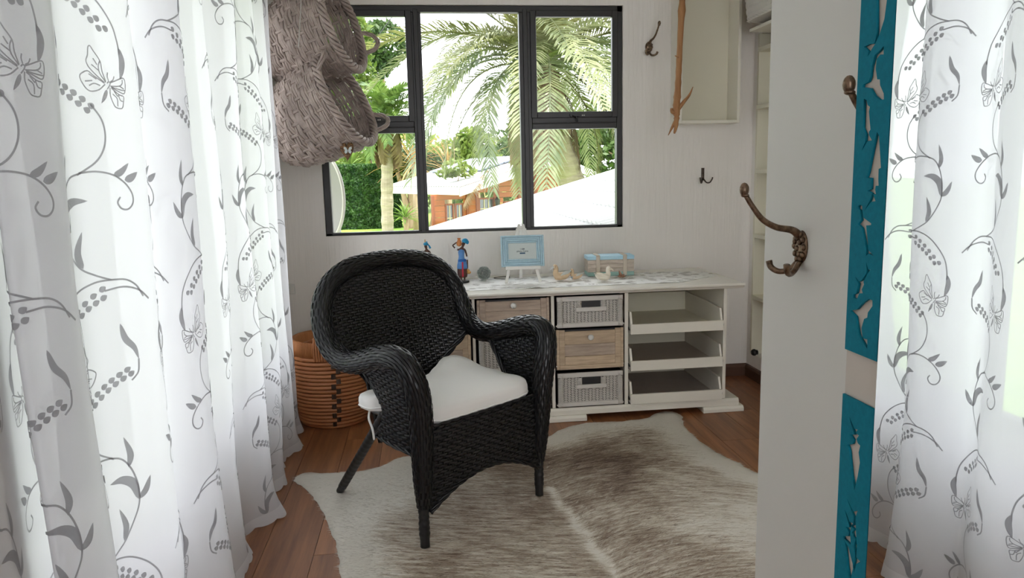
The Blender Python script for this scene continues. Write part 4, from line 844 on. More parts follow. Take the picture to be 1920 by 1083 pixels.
def wicker_drawer(x0, x1, z0, z1):
    w = x1 - x0; h = z1 - z0; d = MB(); d.box(.006, w - .006, .012, .48, .004, h - .006); o = d.build('drawer_basket', M_black, SB, loc=(X(x0), -.008, z0))
    def Pk(u, v): return np.stack([np.asarray(u), np.full_like(np.asarray(u, float), .003), np.asarray(v)], -1)
    m = MB(); hx0, hx1, hz0, hz1 = w * .37, w * .66, h * .66, h * .865
    mk = lambda u, v: ~((u > hx0 - .012) & (u < hx1 + .012) & (v > hz0 - .02))
    weave(m, Pk, np.linspace(.030, w - .030, 17), np.linspace(.026, h - .028, int((h - .05) / .0062)), .0024, .0018, .0034, mk, stakes=1, sw=.0045); stuff(m.build('wicker_weave', M_wicker_white, o, smooth=True))
    m = MB()
    for sx in (.006, w - .034):
        for k in range(int((h - .05) / .0058)): z = .026 + k * .0058; m.tube([(sx, -.001, z), (sx + .007, -.0075, z), (sx + .021, -.0075, z), (sx + .028, -.001, z)], .0027, 5)
    stuff(m.build('corner_wrap', M_wicker_white, o, smooth=True))
    MB().box(.004, w - .004, -.006, .010, h - .028, h - .002).build('rim_strip', M_wicker_white, o, bevel=.004); MB().box(.004, w - .004, -.006, .010, .001, .024).build('bottom_strip', M_wicker_white, o, bevel=.004)
    m = MB()
    for cx, cz, sx, sz in ((.004, .002, 1, 1), (w - .004, .002, -1, 1), (.004, h - .002, 1, -1), (w - .004, h - .002, -1, -1)):
        for k in range(5): m.tube([(cx + sx * (.004 + k * .0055), -.0085, cz), (cx + sx * (.022 + k * .001), -.0095, cz + sz * .013), (cx + sx * (.030 - k * .0045), -.0085, cz + sz * .027)], .0024, 5)
    m.build('corner_binding', M_wicker_white, o, smooth=True)
    MB().box(hx0 - .030, hx1 + .030, -.009, .002, hz0 - .026, hz0 - .004).build('handle_bar', M_wicker_white, o, bevel=.002)
    m = MB()
    for xx in (hx0 - .022, hx1 + .001):
        for k in range(7): z = hz0 - .002 + k * .0058; m.tube([(xx - .002, .001, z), (xx + .004, -.008, z), (xx + .017, -.008, z), (xx + .023, .001, z)], .0028, 5)
    m.build('handle_wrap', M_wicker_white, o, smooth=True)
    MB().box(hx0, hx1, .0, .010, hz0 - .003, hz1).build('handle_hole_shade', M_black, o)  # solid black block standing in for the shade inside the handle hole
    for xx in (.001, w - .001): MB().ball((xx, -.002, .012), .004, 8, 6).build('runner_stud', M_socket, o)
for c, (xa, xb) in enumerate(((-.180, .222), (.258, .648), (.684, 1.056))):
    rows_ = [(.522, .694), (.290, .512), (.080, .272)]
    for r_, (za, zb) in enumerate(rows_):
        if (c + r_) % 2 == 0: wicker_drawer(xa, xb, za, zb)
        else: wood_drawer(xa, xb, za, zb)
    MB().box(X(xa - .004), X(xb + .004), .03, .05, .513, .519).build('runner', M_black, SB); MB().box(X(xa - .004), X(xb + .004), .03, .05, .278, .284).build('runner', M_black, SB)
for k, z0 in enumerate((.4715, .2665, .0780)):
    xa, xb = 1.0925, 1.6165; w = xb - xa
    o = MB().box(.0125, w - .0125, -.002, .56, .010, .016).build('tray', M_traybase if k else M_cream, SB, loc=(X(xa), -.012, z0))
    MB().box(0, w, -.016, -.0025, 0, .056).build('tray_front', M_white, o, bevel=.0015)
    for sx in (0, w - .012): MB().prism([(-.002, .0), (-.002, .060), (.020, .120), (.56, .130), (.56, 0)], sx, sx + .012, lambda a, b, t: (t, a, b)).build('tray_side', M_white, o, bevel=.0015)
    MB().box(.0125, w - .0125, .5605, .572, 0, .130).build('tray_back', M_cream, o)
    for sx in (-.007, w + .001): MB().box(sx, sx + .006, .0, .5, .022, .034).build('runner', M_black, o)

# ------------------------------------------------------------------ things on the sideboard
TZ = .7355
rn = thing('table_runner', 'white table runner with grey floral print lying along the sideboard top', 'table runner', (0.72, 4.14, TZ))
def runner_mat():
    m = bpy.data.materials.new('floral_cloth'); m.use_nodes = True; nt = m.node_tree; N = nt.nodes; L = nt.links; b = N['Principled BSDF']; b.inputs['Roughness'].default_value = .9
    tc = N.new('ShaderNodeTexCoord'); v = N.new('ShaderNodeTexVoronoi'); v.inputs['Scale'].default_value = 17; nz = N.new('ShaderNodeTexNoise'); nz.inputs['Scale'].default_value = 13; nz.inputs['Detail'].default_value = 3
    ml = N.new('ShaderNodeVectorMath'); ml.operation = 'MULTIPLY_ADD'; ml.inputs[1].default_value = (.10, .10, .10); L.new(nz.outputs['Color'], ml.inputs[0]); L.new(tc.outputs['Object'], ml.inputs[2]); L.new(ml.outputs[0], v.inputs['Vector'])
    r = N.new('ShaderNodeValToRGB'); e = r.color_ramp.elements; e[0].position = .36; e[0].color = lin(188, 184, 180); e[1].position = .41; e[1].color = lin(240, 239, 237); L.new(v.outputs['Distance'], r.inputs[0]); L.new(r.outputs[0], b.inputs['Base Color']); return m
M_runner = runner_mat()
xs = np.linspace(-.95, .975, 120); ys = np.linspace(-.215, .235, 36); XX, YY = np.meshgrid(xs, ys, indexing='ij')
tap = np.clip((.985 - XX) / .30, .12, 1); YYt = np.where(XX > .68, YY * (.30 + .70 * np.clip((.985 - XX) / .30, 0, 1)) + .06 * (1 - tap), YY)
ZZ = .0012 + .0045 * np.clip(np.sin(XX * 21 + YY * 9) * np.sin(YY * 26 - XX * 5), 0, 1) ** 2 * (np.abs(XX) < .93)
m = MB(); m.grid(np.stack([XX, YYt, ZZ], -1)); o = m.build('cloth', M_runner, rn, smooth=True); sd = o.modifiers.new('s', 'SOLIDIFY'); sd.thickness = .0012; sd.offset = -1
RT = TZ + .0042

# --- figurines
def skin_body(name, verts, edges, radii, mat, parent):
    me = bpy.data.meshes.new(name); me.from_pydata(verts, edges, []); me.materials.append(mat); o = bpy.data.objects.new(name, me); COL.objects.link(o); o.parent = parent
    md = o.modifiers.new('skin', 'SKIN'); 
    for i, r in enumerate(radii):
        sv = me.skin_vertices[0].data[i]; sv.radius = (r, r); sv.use_root = (i == 0)
    md.use_smooth_shade = True; s = o.modifiers.new('s', 'SUBSURF'); s.levels = s.render_levels = 2; return o
f2 = thing('figurine', 'carved figurine of a woman in blue dress steadying a clay pot on her shoulder', 'figurine', (.208, 4.24, RT), (0, 0, 0))
MB().lathe([(.002, 0), (.036, 0), (.038, .004), (.036, .010), (.030, .012), (.002, .012)], 24).build('base', M_black, f2, smooth=False)
V = [(0, 0, .122), (-.002, 0, .150), (-.004, 0, .176), (-.003, 0, .193), (.004, -.002, .203), (.012, -.003, .222), (.014, -.004, .234),   # pelvis..head 0-6
     (-.018, 0, .188), (-.040, .002, .200), (-.052, .0, .214), (-.030, -.002, .230), (-.012, -.006, .234),      # raised arm 7-11
     (.018, 0, .188), (.026, 0, .160), (.030, 0, .122), (.030, -.004, .090), (.028, -.006, .078),                # lowered arm 12-16
     (-.008, 0, .08), (-.008, 0, .04), (-.008, 0, .014), (-.008, -.012, .012), (.010, 0, .08), (.011, 0, .04), (.011, 0, .014), (.012, -.012, .012)]
Eg = [(0, 1), (1, 2), (2, 3), (3, 4), (4, 5), (5, 6), (3, 7), (7, 8), (8, 9), (9, 10), (10, 11), (3, 12), (12, 13), (13, 14), (14, 15), (15, 16), (0, 17), (17, 18), (18, 19), (19, 20), (0, 21), (21, 22), (22, 23), (23, 24)]
Rr = [.017, .013, .015, .011, .006, .0105, .0115, .0065, .005, .0045, .0042, .0038, .0065, .0052, .0045, .004, .0045, .009, .006, .0045, .003, .009, .006, .0045, .003]
skin_body('body', V, Eg, Rr, M_skin, f2)
MB().lathe([(.021, .105), (.0205, .125), (.016, .150), (.0185, .172), (.016, .186), (.010, .192)], 20, (-.003, 0, 0)).build('dress_bodice', M_dressblue, f2, smooth=True)
MB().lathe([(.030, .080), (.029, .10), (.024, .122), (.021, .132)], 20, (0, 0, 0)).build('dress_peplum', M_dressblue, f2, smooth=True)
MB().lathe([(.0225, .116), (.0245, .122), (.0235, .130), (.020, .135)], 20).build('waistband', M_blue, f2, smooth=True)
MB().lathe([(.026, .030), (.029, .045), (.029, .075), (.026, .100)], 20).build('skirt', M_skirtfig, f2, smooth=True)
MB().box(-.004, .005, -.0315, -.027, .034, .120).build('sash', M_red, f2, bevel=.001)
m = MB(); m.ball((.020, -.001, .238), (.018, .017, .015), 14, 10); m.ball((.033, .0, .230), (.010, .012, .012), 10, 8); m.build('headwrap', M_turq, f2, smooth=True)
MB().lathe([(.004, .208), (.014, .214), (.0155, .226), (.011, .240), (.0075, .248), (.011, .256), (.009, .256), (.004, .246)], 18, (-.014, -.006, 0)).build('clay_pot', M_pot, f2, smooth=True)
m = MB(); m.ball((.031, -.008, .068), (.010, .010, .009), 12, 8); m.ball((.036, -.010, .057), (.013, .012, .010), 12, 8); m.build('gourd', M_gold, f2, smooth=True)
for p, q in (((-.038, .002, .199), (-.024, .001, .192)), ((.0285, 0, .148), (.030, 0, .130)), ((-.008, 0, .028), (-.008, 0, .034))): MB().tube([p, q], .0064, 10).build('bangle', M_bangle, f2, smooth=True)
m = MB(); m.ball((.007, -.0125, .226), (.0016, .0012, .001), 6, 5); m.ball((.003, -.010, .226), (.0014, .0012, .001), 6, 5); m.ball((.003, -.0145, .219), (.0022, .001, .0008), 8, 5); m.ball((.0015, -.0135, .2225), (.0022, .0022, .0028), 8, 5); m.build('face', M_skirtfig, f2, smooth=True)

f1 = thing('figurine', 'carved figurine of a woman in yellow top and blue headwrap, half hidden by chair back', 'figurine', (.008, 4.30, RT))
MB().lathe([(.002, 0), (.036, 0), (.038, .004), (.036, .010), (.030, .012), (.002, .012)], 24).build('base', M_black, f1)
V = [(0, 0, .115), (0, 0, .142), (0, 0, .166), (0, 0, .182), (-.001, -.001, .192), (-.004, -.003, .208), (-.006, -.005, .218), (-.017, 0, .176), (-.024, -.003, .152), (-.020, -.016, .130), (-.006, -.022, .126), (.017, 0, .176), (.026, 0, .150), (.027, -.004, .118), (.024, -.01, .092), (-.009, 0, .07), (-.009, 0, .014), (.009, 0, .07), (.009, 0, .014)]
Eg = [(0, 1), (1, 2), (2, 3), (3, 4), (4, 5), (5, 6), (3, 7), (7, 8), (8, 9), (9, 10), (3, 11), (11, 12), (12, 13), (13, 14), (0, 15), (15, 16), (0, 17), (17, 18)]
Rr = [.016, .0125, .0145, .011, .0055, .0095, .010, .0065, .0052, .0045, .004, .0065, .0054, .0045, .004, .009, .005, .009, .005]
skin_body('body', V, Eg, Rr, M_skin, f1)
MB().lathe([(.0185, .108), (.0155, .140), (.0180, .160), (.015, .172)], 20).build('yellow_top', M_yellow, f1, smooth=True)
MB().lathe([(.028, .020), (.030, .05), (.025, .09), (.019, .115)], 20).build('skirt', M_dressblue, f1, smooth=True)
m = MB(); m.ball((-.003, .0, .222), (.0145, .014, .0105), 14, 10); m.tube(catmull([(.006, .004, .222), (.016, .006, .210), (.022, .006, .196)], 5), np.linspace(.007, .011, 11), 10, flat=.5); m.tube(catmull([(.0, 0, .226), (.004, 0, .236)], 4) if False else [(.0, 0, .226), (.004, 0, .237)], [.006, .003], 8); m.build('headwrap', M_turq, f1, smooth=True)
MB().lathe([(.002, .232), (.0035, .236), (.0022, .240), (.0030, .246), (.001, .249)], 10, (-.007, 0, 0)).build('ornament', M_gold, f1, smooth=True)
MB().tube([(.0265, -.001, .140), (.027, -.002, .126)], .0064, 10).build('bangle', M_bangle, f1, smooth=True)
m = MB(); m.ball((-.0085, -.0125, .213), (.0014, .0012, .001), 6, 5); m.ball((-.003, -.0125, .213), (.0014, .0012, .001), 6, 5); m.ball((-.006, -.0145, .2095), (.002, .002, .0026), 8, 5); m.ball((-.006, -.0135, .205), (.0024, .001, .0008), 8, 5); m.build('face', M_skirtfig, f1, smooth=True)

bb = thing('plastic_box', 'small translucent blue lidded box behind the chair back beside the figurines', 'box', (.105, 4.31, RT))
m = MB(); m.prism([(-.030, .0), (.030, .0), (.036, .082), (-.036, .082)], -.03, .03, lambda a, b, t: (a, t, b)); m.build('body', M_bluebox, bb, bevel=.004)
m = MB(); m.box(-.042, .042, -.036, .036, .0825, .092); m.box(-.034, .034, -.028, .028, .092, .099); m.build('lid', M_bluebox, bb, bevel=.003)

# --- metal rose
rs = thing('rose_ornament', 'grey green metal rose standing on the runner beside the figurine', 'ornament', (.333, 4.27, RT), (math.radians(-6), 0, math.radians(6)))
def petal(R_, a0, tilt, wid, zc, depth):
    m = MB(); n1, n2 = 11, 7; t = np.linspace(-1, 1, n1); q = np.linspace(0, 1, n2); T, Q = np.meshgrid(t, q, indexing='ij')
    an = a0 + T * wid * (0.55 + .45 * np.sin(Q * PI * .62)); flare = 1 + tilt * Q ** 2.2; r = R_ * (0.45 + .55 * Q ** .6) * flare; edge = (1 - .20 * np.abs(T) ** 3 * Q)
    y = .012 - depth * Q * edge + .004 * tilt * 6 * Q ** 3 * R_ * 8
    m.grid(np.stack([r * np.cos(an) * edge, y, zc + r * np.sin(an) * edge], -1)); o = m.build('petal', M_rose, rs, smooth=True); s = o.modifiers.new('s', 'SOLIDIFY'); s.thickness = .0016; return o
zc = .043
for k in range(7): petal(.037, k * 2 * PI / 7 + .2, .13, .62, zc, .022)
for k in range(5): petal(.026, k * 2 * PI / 5 + .5, .14, .78, zc, .030)
for k in range(4): petal(.017, k * 2 * PI / 4 + .1, .12, .95, zc, .036)
for k in range(3): petal(.0095, k * 2 * PI / 3, .10, 1.15, zc, .040)
m = MB(); t = np.linspace(0, 3.6 * PI, 50); m.tube(np.stack([(.0005 + .00055 * t) * np.cos(t), np.full(50, -.026), zc + (.0005 + .00055 * t) * np.sin(t)], -1), .0013, 6); m.build('heart_coil', M_rose, rs, smooth=True)
m = MB(); m.lathe([(.004, 0), (.016, 0), (.016, .003), (.008, .008), (.004, .010)], 16, (0, .006, .0)); m.build('foot', M_rose, rs, smooth=True)
wr = thing('wire_ring', 'thin wire ring lying on the runner between the rose and the easel', 'ring', (.445, 4.33, RT + .004))
a = np.linspace(0, 2 * PI, 60)[:-1]; MB().tube(np.stack([.048 * np.cos(a), .030 * np.sin(a), .002 * np.sin(a)], -1), .0014, 6, closed=True).build('wire', M_iron, wr, smooth=True); MB().tube(np.stack([.047 * np.cos(a), .031 * np.sin(a), .004 + .002 * np.cos(a)], -1), .0014, 6, closed=True).build('wire', M_iron, wr, smooth=True)

# --- easel with photo frame
es = thing('display_easel', 'small white wooden easel standing on the runner holding the blue frame', 'easel', (.548, 4.165, RT), (0, 0, math.radians(-3)))
TL = math.radians(12)
def leg(x0, x1, y0, y1, z1, wd, nm):
    m = MB(); p0 = np.array((x0, y0, 0.0)); p1 = np.array((x1, y1, z1)); m.prism([(-wd, -.004), (wd, -.004), (wd, .004), (-wd, .004)], 0, 1, lambda a, b, t: tuple(p0 + (p1 - p0) * t + np.array((a, b, 0)))); m.build(nm, M_easel, es, bevel=.001)
leg(-.098, -.010, -.030, .062, .325, .0085, 'front_leg'); leg(.098, .010, -.030, .062, .325, .0085, 'front_leg'); leg(0, 0, .150, .072, .315, .0085, 'rear_leg')
m = MB(); m.box(-.100, .100, -.034, -.004, .075, .087); m.box(-.100, .100, -.038, -.034, .075, .094); m.build('ledge', M_easel, es, bevel=.0015)
m = MB(); m.box(-.030, .030, .050, .058, .285, .300); m.build('top_bar', M_easel, es, bevel=.001)
pf = thing('picture_frame', 'pale blue stepped picture frame with grey card, propped on the small easel', 'picture frame', (.548, 4.165 - .016, RT + .0885), (-TL, 0, math.radians(-3)))
def rect_steps(W_, H_, steps):
    m = MB()
    for (o0, o1, y0, y1) in steps:
        m2 = [(-W_ / 2 + o0, W_ / 2 - o0, o0, H_ - o0), (-W_ / 2 + o1, W_ / 2 - o1, o1, H_ - o1)]
        (a0, a1, c0, c1), (b0, b1, d0, d1) = m2
        m.box(a0, b0, y0, y1, c0, c1); m.box(b1, a1, y0, y1, c0, c1); m.box(b0, b1, y0, y1, c0, d0); m.box(b0, b1, y0, y1, d1, c1)
    return m
FW, FH = .246, .178
for nm, st_ in (('outer_moulding', (0, .010, -.012, .008)), ('middle_moulding', (.0102, .0235, -.007, .008)), ('inner_moulding', (.0237, .034, -.013, .008)), ('inner_lip', (.0342, .043, -.008, .008))): rect_steps(FW, FH, [st_]).build(nm, M_blueframe, pf, bevel=.0025)
MB().box(-FW / 2 + .0432, FW / 2 - .0432, -.001, .001, .0432, FH - .0432).build('card', M_card, pf)
def text(s, size, x, y, z, mat, parent, nm, bold=0.0):
    cu_ = bpy.data.curves.new(nm, 'FONT'); cu_.body = s; cu_.size = size; cu_.align_x = 'CENTER'; cu_.align_y = 'CENTER'; cu_.offset = bold; cu_.extrude = .0001; cu_.materials.append(mat)
    t = bpy.data.objects.new('t', cu_); COL.objects.link(t); bpy.context.view_layer.update(); me = bpy.data.meshes.new_from_object(t.evaluated_get(bpy.context.evaluated_depsgraph_get())); bpy.data.objects.remove(t); me.materials.clear(); me.materials.append(mat)
    o = bpy.data.objects.new(nm, me); COL.objects.link(o); o.parent = parent; o.location = (x, y, z); o.rotation_euler = (PI / 2, 0, 0); return o
text('I AM', .0125, 0, -.0013, FH / 2 + .011, M_ink, pf, 'printed_line', .0002); text('photo frame', .0130, 0, -.0013, FH / 2 - .001, M_ink, pf, 'printed_line', .0002)
MB().box(-.0155, .0155, -.0016, -.0011, FH / 2 - .0165, FH / 2 - .0085).build('printed_label', M_navy, pf)

# --- ducks
def duck(label, loc, rz, sc, mb_, mw, mt, breast=None):
    t = thing('wooden_duck', label, 'duck', loc, (0, 0, rz), 'carved wooden ducks', sc)    # beak points to -x, unit about 9 cm long
    n = 16; sx = np.linspace(0, 1, 15); th = np.linspace(0, 2 * PI, n, endpoint=False)
    px = np.interp(sx, [0, .1, .3, .6, .85, 1], [.052, .044, .022, -.012, -.032, -.040]); w = np.interp(sx, [0, .1, .3, .6, .85, 1], [.004, .016, .028, .030, .020, .004]); top = np.interp(sx, [0, .1, .3, .6, .85, 1], [.042, .041, .041, .042, .038, .028]); bot = np.interp(sx, [0, .1, .3, .6, .85, 1], [.036, .020, .004, .0, .004, .018])
    G = np.stack([px[:, None] + 0 * th, w[:, None] * np.cos(th), ((top + bot) / 2)[:, None] + ((top - bot) / 2)[:, None] * np.sin(th)], -1); m = MB(); m.grid(G, cv=True); m.f.append(tuple(range(n))); m.f.append(tuple(range(14 * n, 15 * n)))
    p = catmull([(-.024, 0, .024), (-.031, 0, .038), (-.030, 0, .050), (-.029, 0, .060), (-.034, 0, .069), (-.043, 0, .070)], 5); m.tube(p, np.interp(np.linspace(0, 1, len(p)), [0, .35, .6, .8, .92, 1], [.018, .013, .0115, .0145, .0135, .008]), 12); m.build('body', mb_, t, smooth=True)
    b = MB(); p = catmull([(-.042, 0, .069), (-.054, 0, .064), (-.064, 0, .055)], 5); b.tube(p, np.linspace(.0082, .0036, len(p)), 10, flat=.8); b.build('beak', mw, t, smooth=True)
    for s in (-1, 1):
        u = np.linspace(0, 1, 9); q = np.linspace(-1, 1, 7); U_, Q_ = np.meshgrid(u, q, indexing='ij'); xw = -.014 + .062 * U_; zw = .028 + .018 * U_ + Q_ * .011 * np.sin(PI * np.clip(U_ * .9 + .08, 0, 1)); yw = s * (.0255 - .014 * U_ ** 2 + .0025 * (1 - Q_ ** 2)); g = MB(); g.grid(np.stack([xw, yw, zw], -1)); g.grid(np.stack([xw, yw - s * .006, zw], -1)); g.build('wing', mw, t, smooth=True)
        e = MB(); e.ball((-.037, s * .0125, .072), .0019, 8, 6); e.build('eye', M_black, t, smooth=True)
    g = MB(); p = catmull([(.040, 0, .034), (.052, 0, .042), (.060, 0, .050)], 4); g.tube(p, np.linspace(.011, .003, len(p)), 10, flat=.5); g.build('tail', mt, t, smooth=True)
    if breast: MB().ball((-.022, 0, .022), (.0205, .0205, .019), 14, 10).build('breast', breast, t, smooth=True)
    return t
duck('largest carved tan duck with green tail, facing left on the runner', (.770, 4.155, RT + .001), math.radians(12), 1.12, M_duck, M_duckwing, M_duckgreen)
duck('smallest carved duck with blue breast, tucked behind the largest duck', (.858, 4.165, RT + .001), math.radians(10), .76, M_duck, M_duckwing, M_duckwing, M_duckblue)
duck('pale cream carved duck facing right in front of the striped chest', (.995, 4.07, RT + .001), math.radians(192), .98, M_duckpale, M_duckpale, M_duckwing)
sp = thing('seed_pod', 'small brown dried seed pod in front of the striped chest', 'seed pod', (1.118, 4.135, RT), (0, 0, .4))
for k, (a, el, ln) in enumerate(((2.9, 1.2, .040), (.2, .55, .026), (1.6, .5, .024), (-1.3, .35, .026), (3.0, .3, .026), (-.4, .2, .024))):
    d = np.array((math.cos(a) * math.cos(el), math.sin(a) * math.cos(el), math.sin(el))); p = np.array([(0, 0, .009) + d * ln * q for q in np.linspace(0, 1, 7)]); m = MB(); m.tube(p, .010 * np.sin(np.linspace(.5, PI * .95, 7)) + .001, 8, flat=.6); m.build('pod', M_cone, sp, smooth=True)
# --- chest
cb = thing('wooden_chest', 'small striped wooden chest with blue lid and two upright straps', 'chest', (1.092, 4.325, RT), (0, 0, math.radians(-3)))
CW, CD, CHh = .276, .13, .122
for k, (z0, z1, mt) in enumerate(((0, .0235, M_chestteal), (.0242, .0475, M_chestwood), (.0482, .0720, M_chestwood), (.0727, .0955, M_chestwood))):
    m = MB(); m.box(-CW / 2, CW / 2, -CD / 2, -CD / 2 + .008, z0, z1); m.box(-CW / 2, CW / 2, CD / 2 - .008, CD / 2, z0, z1); m.box(-CW / 2, -CW / 2 + .008, -CD / 2 + .008, CD / 2 - .008, z0, z1); m.box(CW / 2 - .008, CW / 2, -CD / 2 + .008, CD / 2 - .008, z0, z1); m.build('plank', mt, cb, bevel=.0008)
m = MB(); m.box(-CW / 2 + .009, CW / 2 - .009, -CD / 2 + .009, CD / 2 - .009, .0, .09); m.build('liner', M_chestwood, cb)
m = MB(); m.box(-CW / 2 - .001, CW / 2 + .001, -CD / 2 - .001, CD / 2 + .001, .0965, .1185); o = m.build('lid', M_chestblue, cb, bevel=.001)
for xx in (-.078, .083):
    m = MB(); m.box(xx - .0115, xx + .0115, -CD / 2 - .006, -CD / 2 - .0012, .002, .124); m.box(xx - .0115, xx + .0115, -CD / 2 - .006, CD / 2 + .006, .119, .124); m.box(xx - .0115, xx + .0115, CD / 2 + .0012, CD / 2 + .006, .002, .124); m.build('strap', M_strap, cb, bevel=.001)

# ------------------------------------------------------------------ garden beyond the window
GZ = -1.2
M_lawn = pm('lawn', lin(96, 138, 44), 0.9, noise=((1.4, 1.4, 1.4), 0.3), col2=lin(150, 182, 72))
M_frond = leafmat('palm_green', lin(65, 71, 35), lin(131, 131, 82), 0.4, 0.4)
M_frondblue = leafmat('palm_pale', lin(93, 106, 76), lin(145, 146, 110), 0.35, 0.35)
M_dead = leafmat('palm_straw', lin(104, 81, 59), lin(152, 129, 102), 0.25, 0.7)
M_yucca = leafmat('yucca_green', lin(65, 93, 40), lin(124, 148, 74), 0.35, 0.4)
M_straw = leafmat('straw_leaf', lin(137, 102, 62), lin(173, 143, 99), 0.3, 0.7)
M_bush = leafmat('bush_leaf', lin(71, 95, 34), lin(140, 152, 78), 0.4)
M_hedge = leafmat('hedge_leaf', lin(31, 65, 28), lin(85, 118, 57), 0.3)
M_dkbush = leafmat('dark_leaf', lin(34, 60, 26), lin(81, 102, 51), 0.3)
M_ptrunk = pm('palm_trunk', lin(128, 114, 98), 0.85, noise=((3, 3, 14), 0.3), col2=lin(176, 162, 144), bump=((4, 4, 26), 0.8, 0.03))
M_btrunk = pm('bark', lin(128, 104, 82), 0.9, noise=((5, 5, 2), 0.3), col2=lin(170, 146, 122), bump=((12, 12, 3), 0.8, 0.03))
M_roofw = pm('white_roof_sheet', (0.5, 0.5, 0.49, 1), 0.5)
M_tile = pm('white_roof_tile', (0.33, 0.33, 0.335, 1), 0.6, noise=((4, 4, 4), 0.3), col2=(0.38, 0.38, 0.38, 1))
M_cabin = pm('cabin_timber', lin(140, 68, 30), 0.6, noise=((3, 3, 40), 0.25), col2=lin(182, 98, 48), rnd=.1)
M_cabint = pm('cabin_trim', lin(128, 60, 28), 0.6)
M_muntin = pm('cabin_muntin', lin(206, 184, 150), 0.6)
M_darkglass = pm('dark_window_glass', lin(66, 70, 66), 0.06, spec=0.8)
M_panel = pm('grey_roof_panel', lin(96, 104, 116), 0.35)
M_dish = pm('dish_grey', lin(104, 99, 98), 0.6); M_dishrim = pm('dish_rim', lin(170, 165, 160), 0.55)
M_extwall = pm('exterior_plaster', (0.72, 0.70, 0.66, 1), 0.85)

gr = MB(); nx, ny = 30, 40; gx_ = np.linspace(-40, 45, nx); gy_ = np.linspace(YB + 0.35, 80, ny); GX, GY = np.meshgrid(gx_, gy_, indexing='ij')
gr.grid(np.stack([GX, GY, GZ + .05 * np.sin(GX * .5) * np.sin(GY * .4) + np.clip((GY - 24) * .04, 0, 1.6)], -1)); g2 = gr.build('lawn', M_lawn, smooth=True); struct(g2, 'bright green lawn outside')
MB().box(-40, XL - .25, -10, YB + 0.34, GZ - .05, GZ).build('side_ground', pm('pale_bounce_ground', (0.42, 0.41, 0.40, 1), .9))['kind'] = 'structure'  # unseen ground, made pale grey so its bounce leaves the curtains neutral
MB().box(XL - .2, XR + .5, Y0, YB + .19, GZ - .06, -.251).build('foundation_wall', M_extwall)['kind'] = 'structure'
MB().box(XL - .75, XR + 2, Y0 - .5, YB + .55, ZC + .201, ZC + .26).build('roof_slab', M_extwall)['kind'] = 'structure'

# --- leaf clouds
def cloud(mb, n, centre, rad, size, flat=1.0, shell=.55, rng=RNG):
    d = nrm(rng.normal(size=(n, 3))); r = (shell + (1 - shell) * rng.random(n)) ** (1 / 2); P = np.asarray(centre) + d * r[:, None] * np.asarray(rad)
    a = nrm(rng.normal(size=(n, 3)) + d * .6); b = nrm(np.cross(a, rng.normal(size=(n, 3)))); s = size * rng.uniform(.6, 1.3, n)[:, None]
    V = np.stack([P - a * s, P + b * s * .45, P + a * s, P - b * s * .45], 1).reshape(-1, 3); k = np.arange(n)[:, None] * 4 + np.arange(4); return mb.add(V, k.tolist())
def tree(name, label, cat, base, th, crowns, mat, size, n, trunk_r=.25, group=None, seed=0, bm=None):
    r = np.random.default_rng(seed); t = thing(name, label, cat, base, group=group)
    m = MB(); p = catmull([(0, 0, -.1), (.1, .05, th * .5), (0, 0, th), (0, 0, th + .8)], 6); m.tube(p, np.linspace(trunk_r * 1.3, trunk_r * .5, len(p)), 10)
    for c, rd in crowns[:5]: m.tube([(0, 0, th * .8), tuple(np.array(c) * (.5, .5, 1) * (1, 1, .85)), tuple(np.array(c))], [trunk_r * .5, trunk_r * .3, .03], 6)
    m.build('trunk', bm or M_btrunk, t, smooth=True)
    m = MB()
    for c, rd in crowns: cloud(m, int(n / len(crowns)), c, rd, size, rng=r)
    stuff(m.build('foliage', mat, t)); return t
# hedge: a clipped box of small leaves
hd = thing('clipped_hedge', 'dense clipped green hedge behind the pale ringed palm trunk', 'hedge', (-3.55, 33.2, GZ + .36))
r = np.random.default_rng(11); m = MB(); n = 26000; P = np.stack([r.uniform(-3.2, 2.6, n), r.uniform(-.5, .5, n), r.uniform(0, 2.65, n)], -1); f = r.random(n); P[f < .6, 1] = -.5 - r.random((f < .6).sum()) * .08; P[(f > .6) & (f < .85), 2] = 2.6 + r.random(((f > .6) & (f < .85)).sum()) * .14
P[:, 1] += .06 * np.sin(P[:, 0] * 5) + .05 * np.sin(P[:, 2] * 6)
a = nrm(r.normal(size=(n, 3))); b = nrm(np.cross(a, r.normal(size=(n, 3)))); s = .075; V = np.stack([P - a * s, P + b * s * .5, P + a * s, P - b * s * .5], 1).reshape(-1, 3); m.add(V, (np.arange(n)[:, None] * 4 + np.arange(4)).tolist()); stuff(m.build('foliage', M_hedge, hd))
MB().box(-3.15, 2.55, -.42, .42, 0, 2.55).build('hedge_core', pm('hedge_core', lin(26, 50, 22), .95), hd)

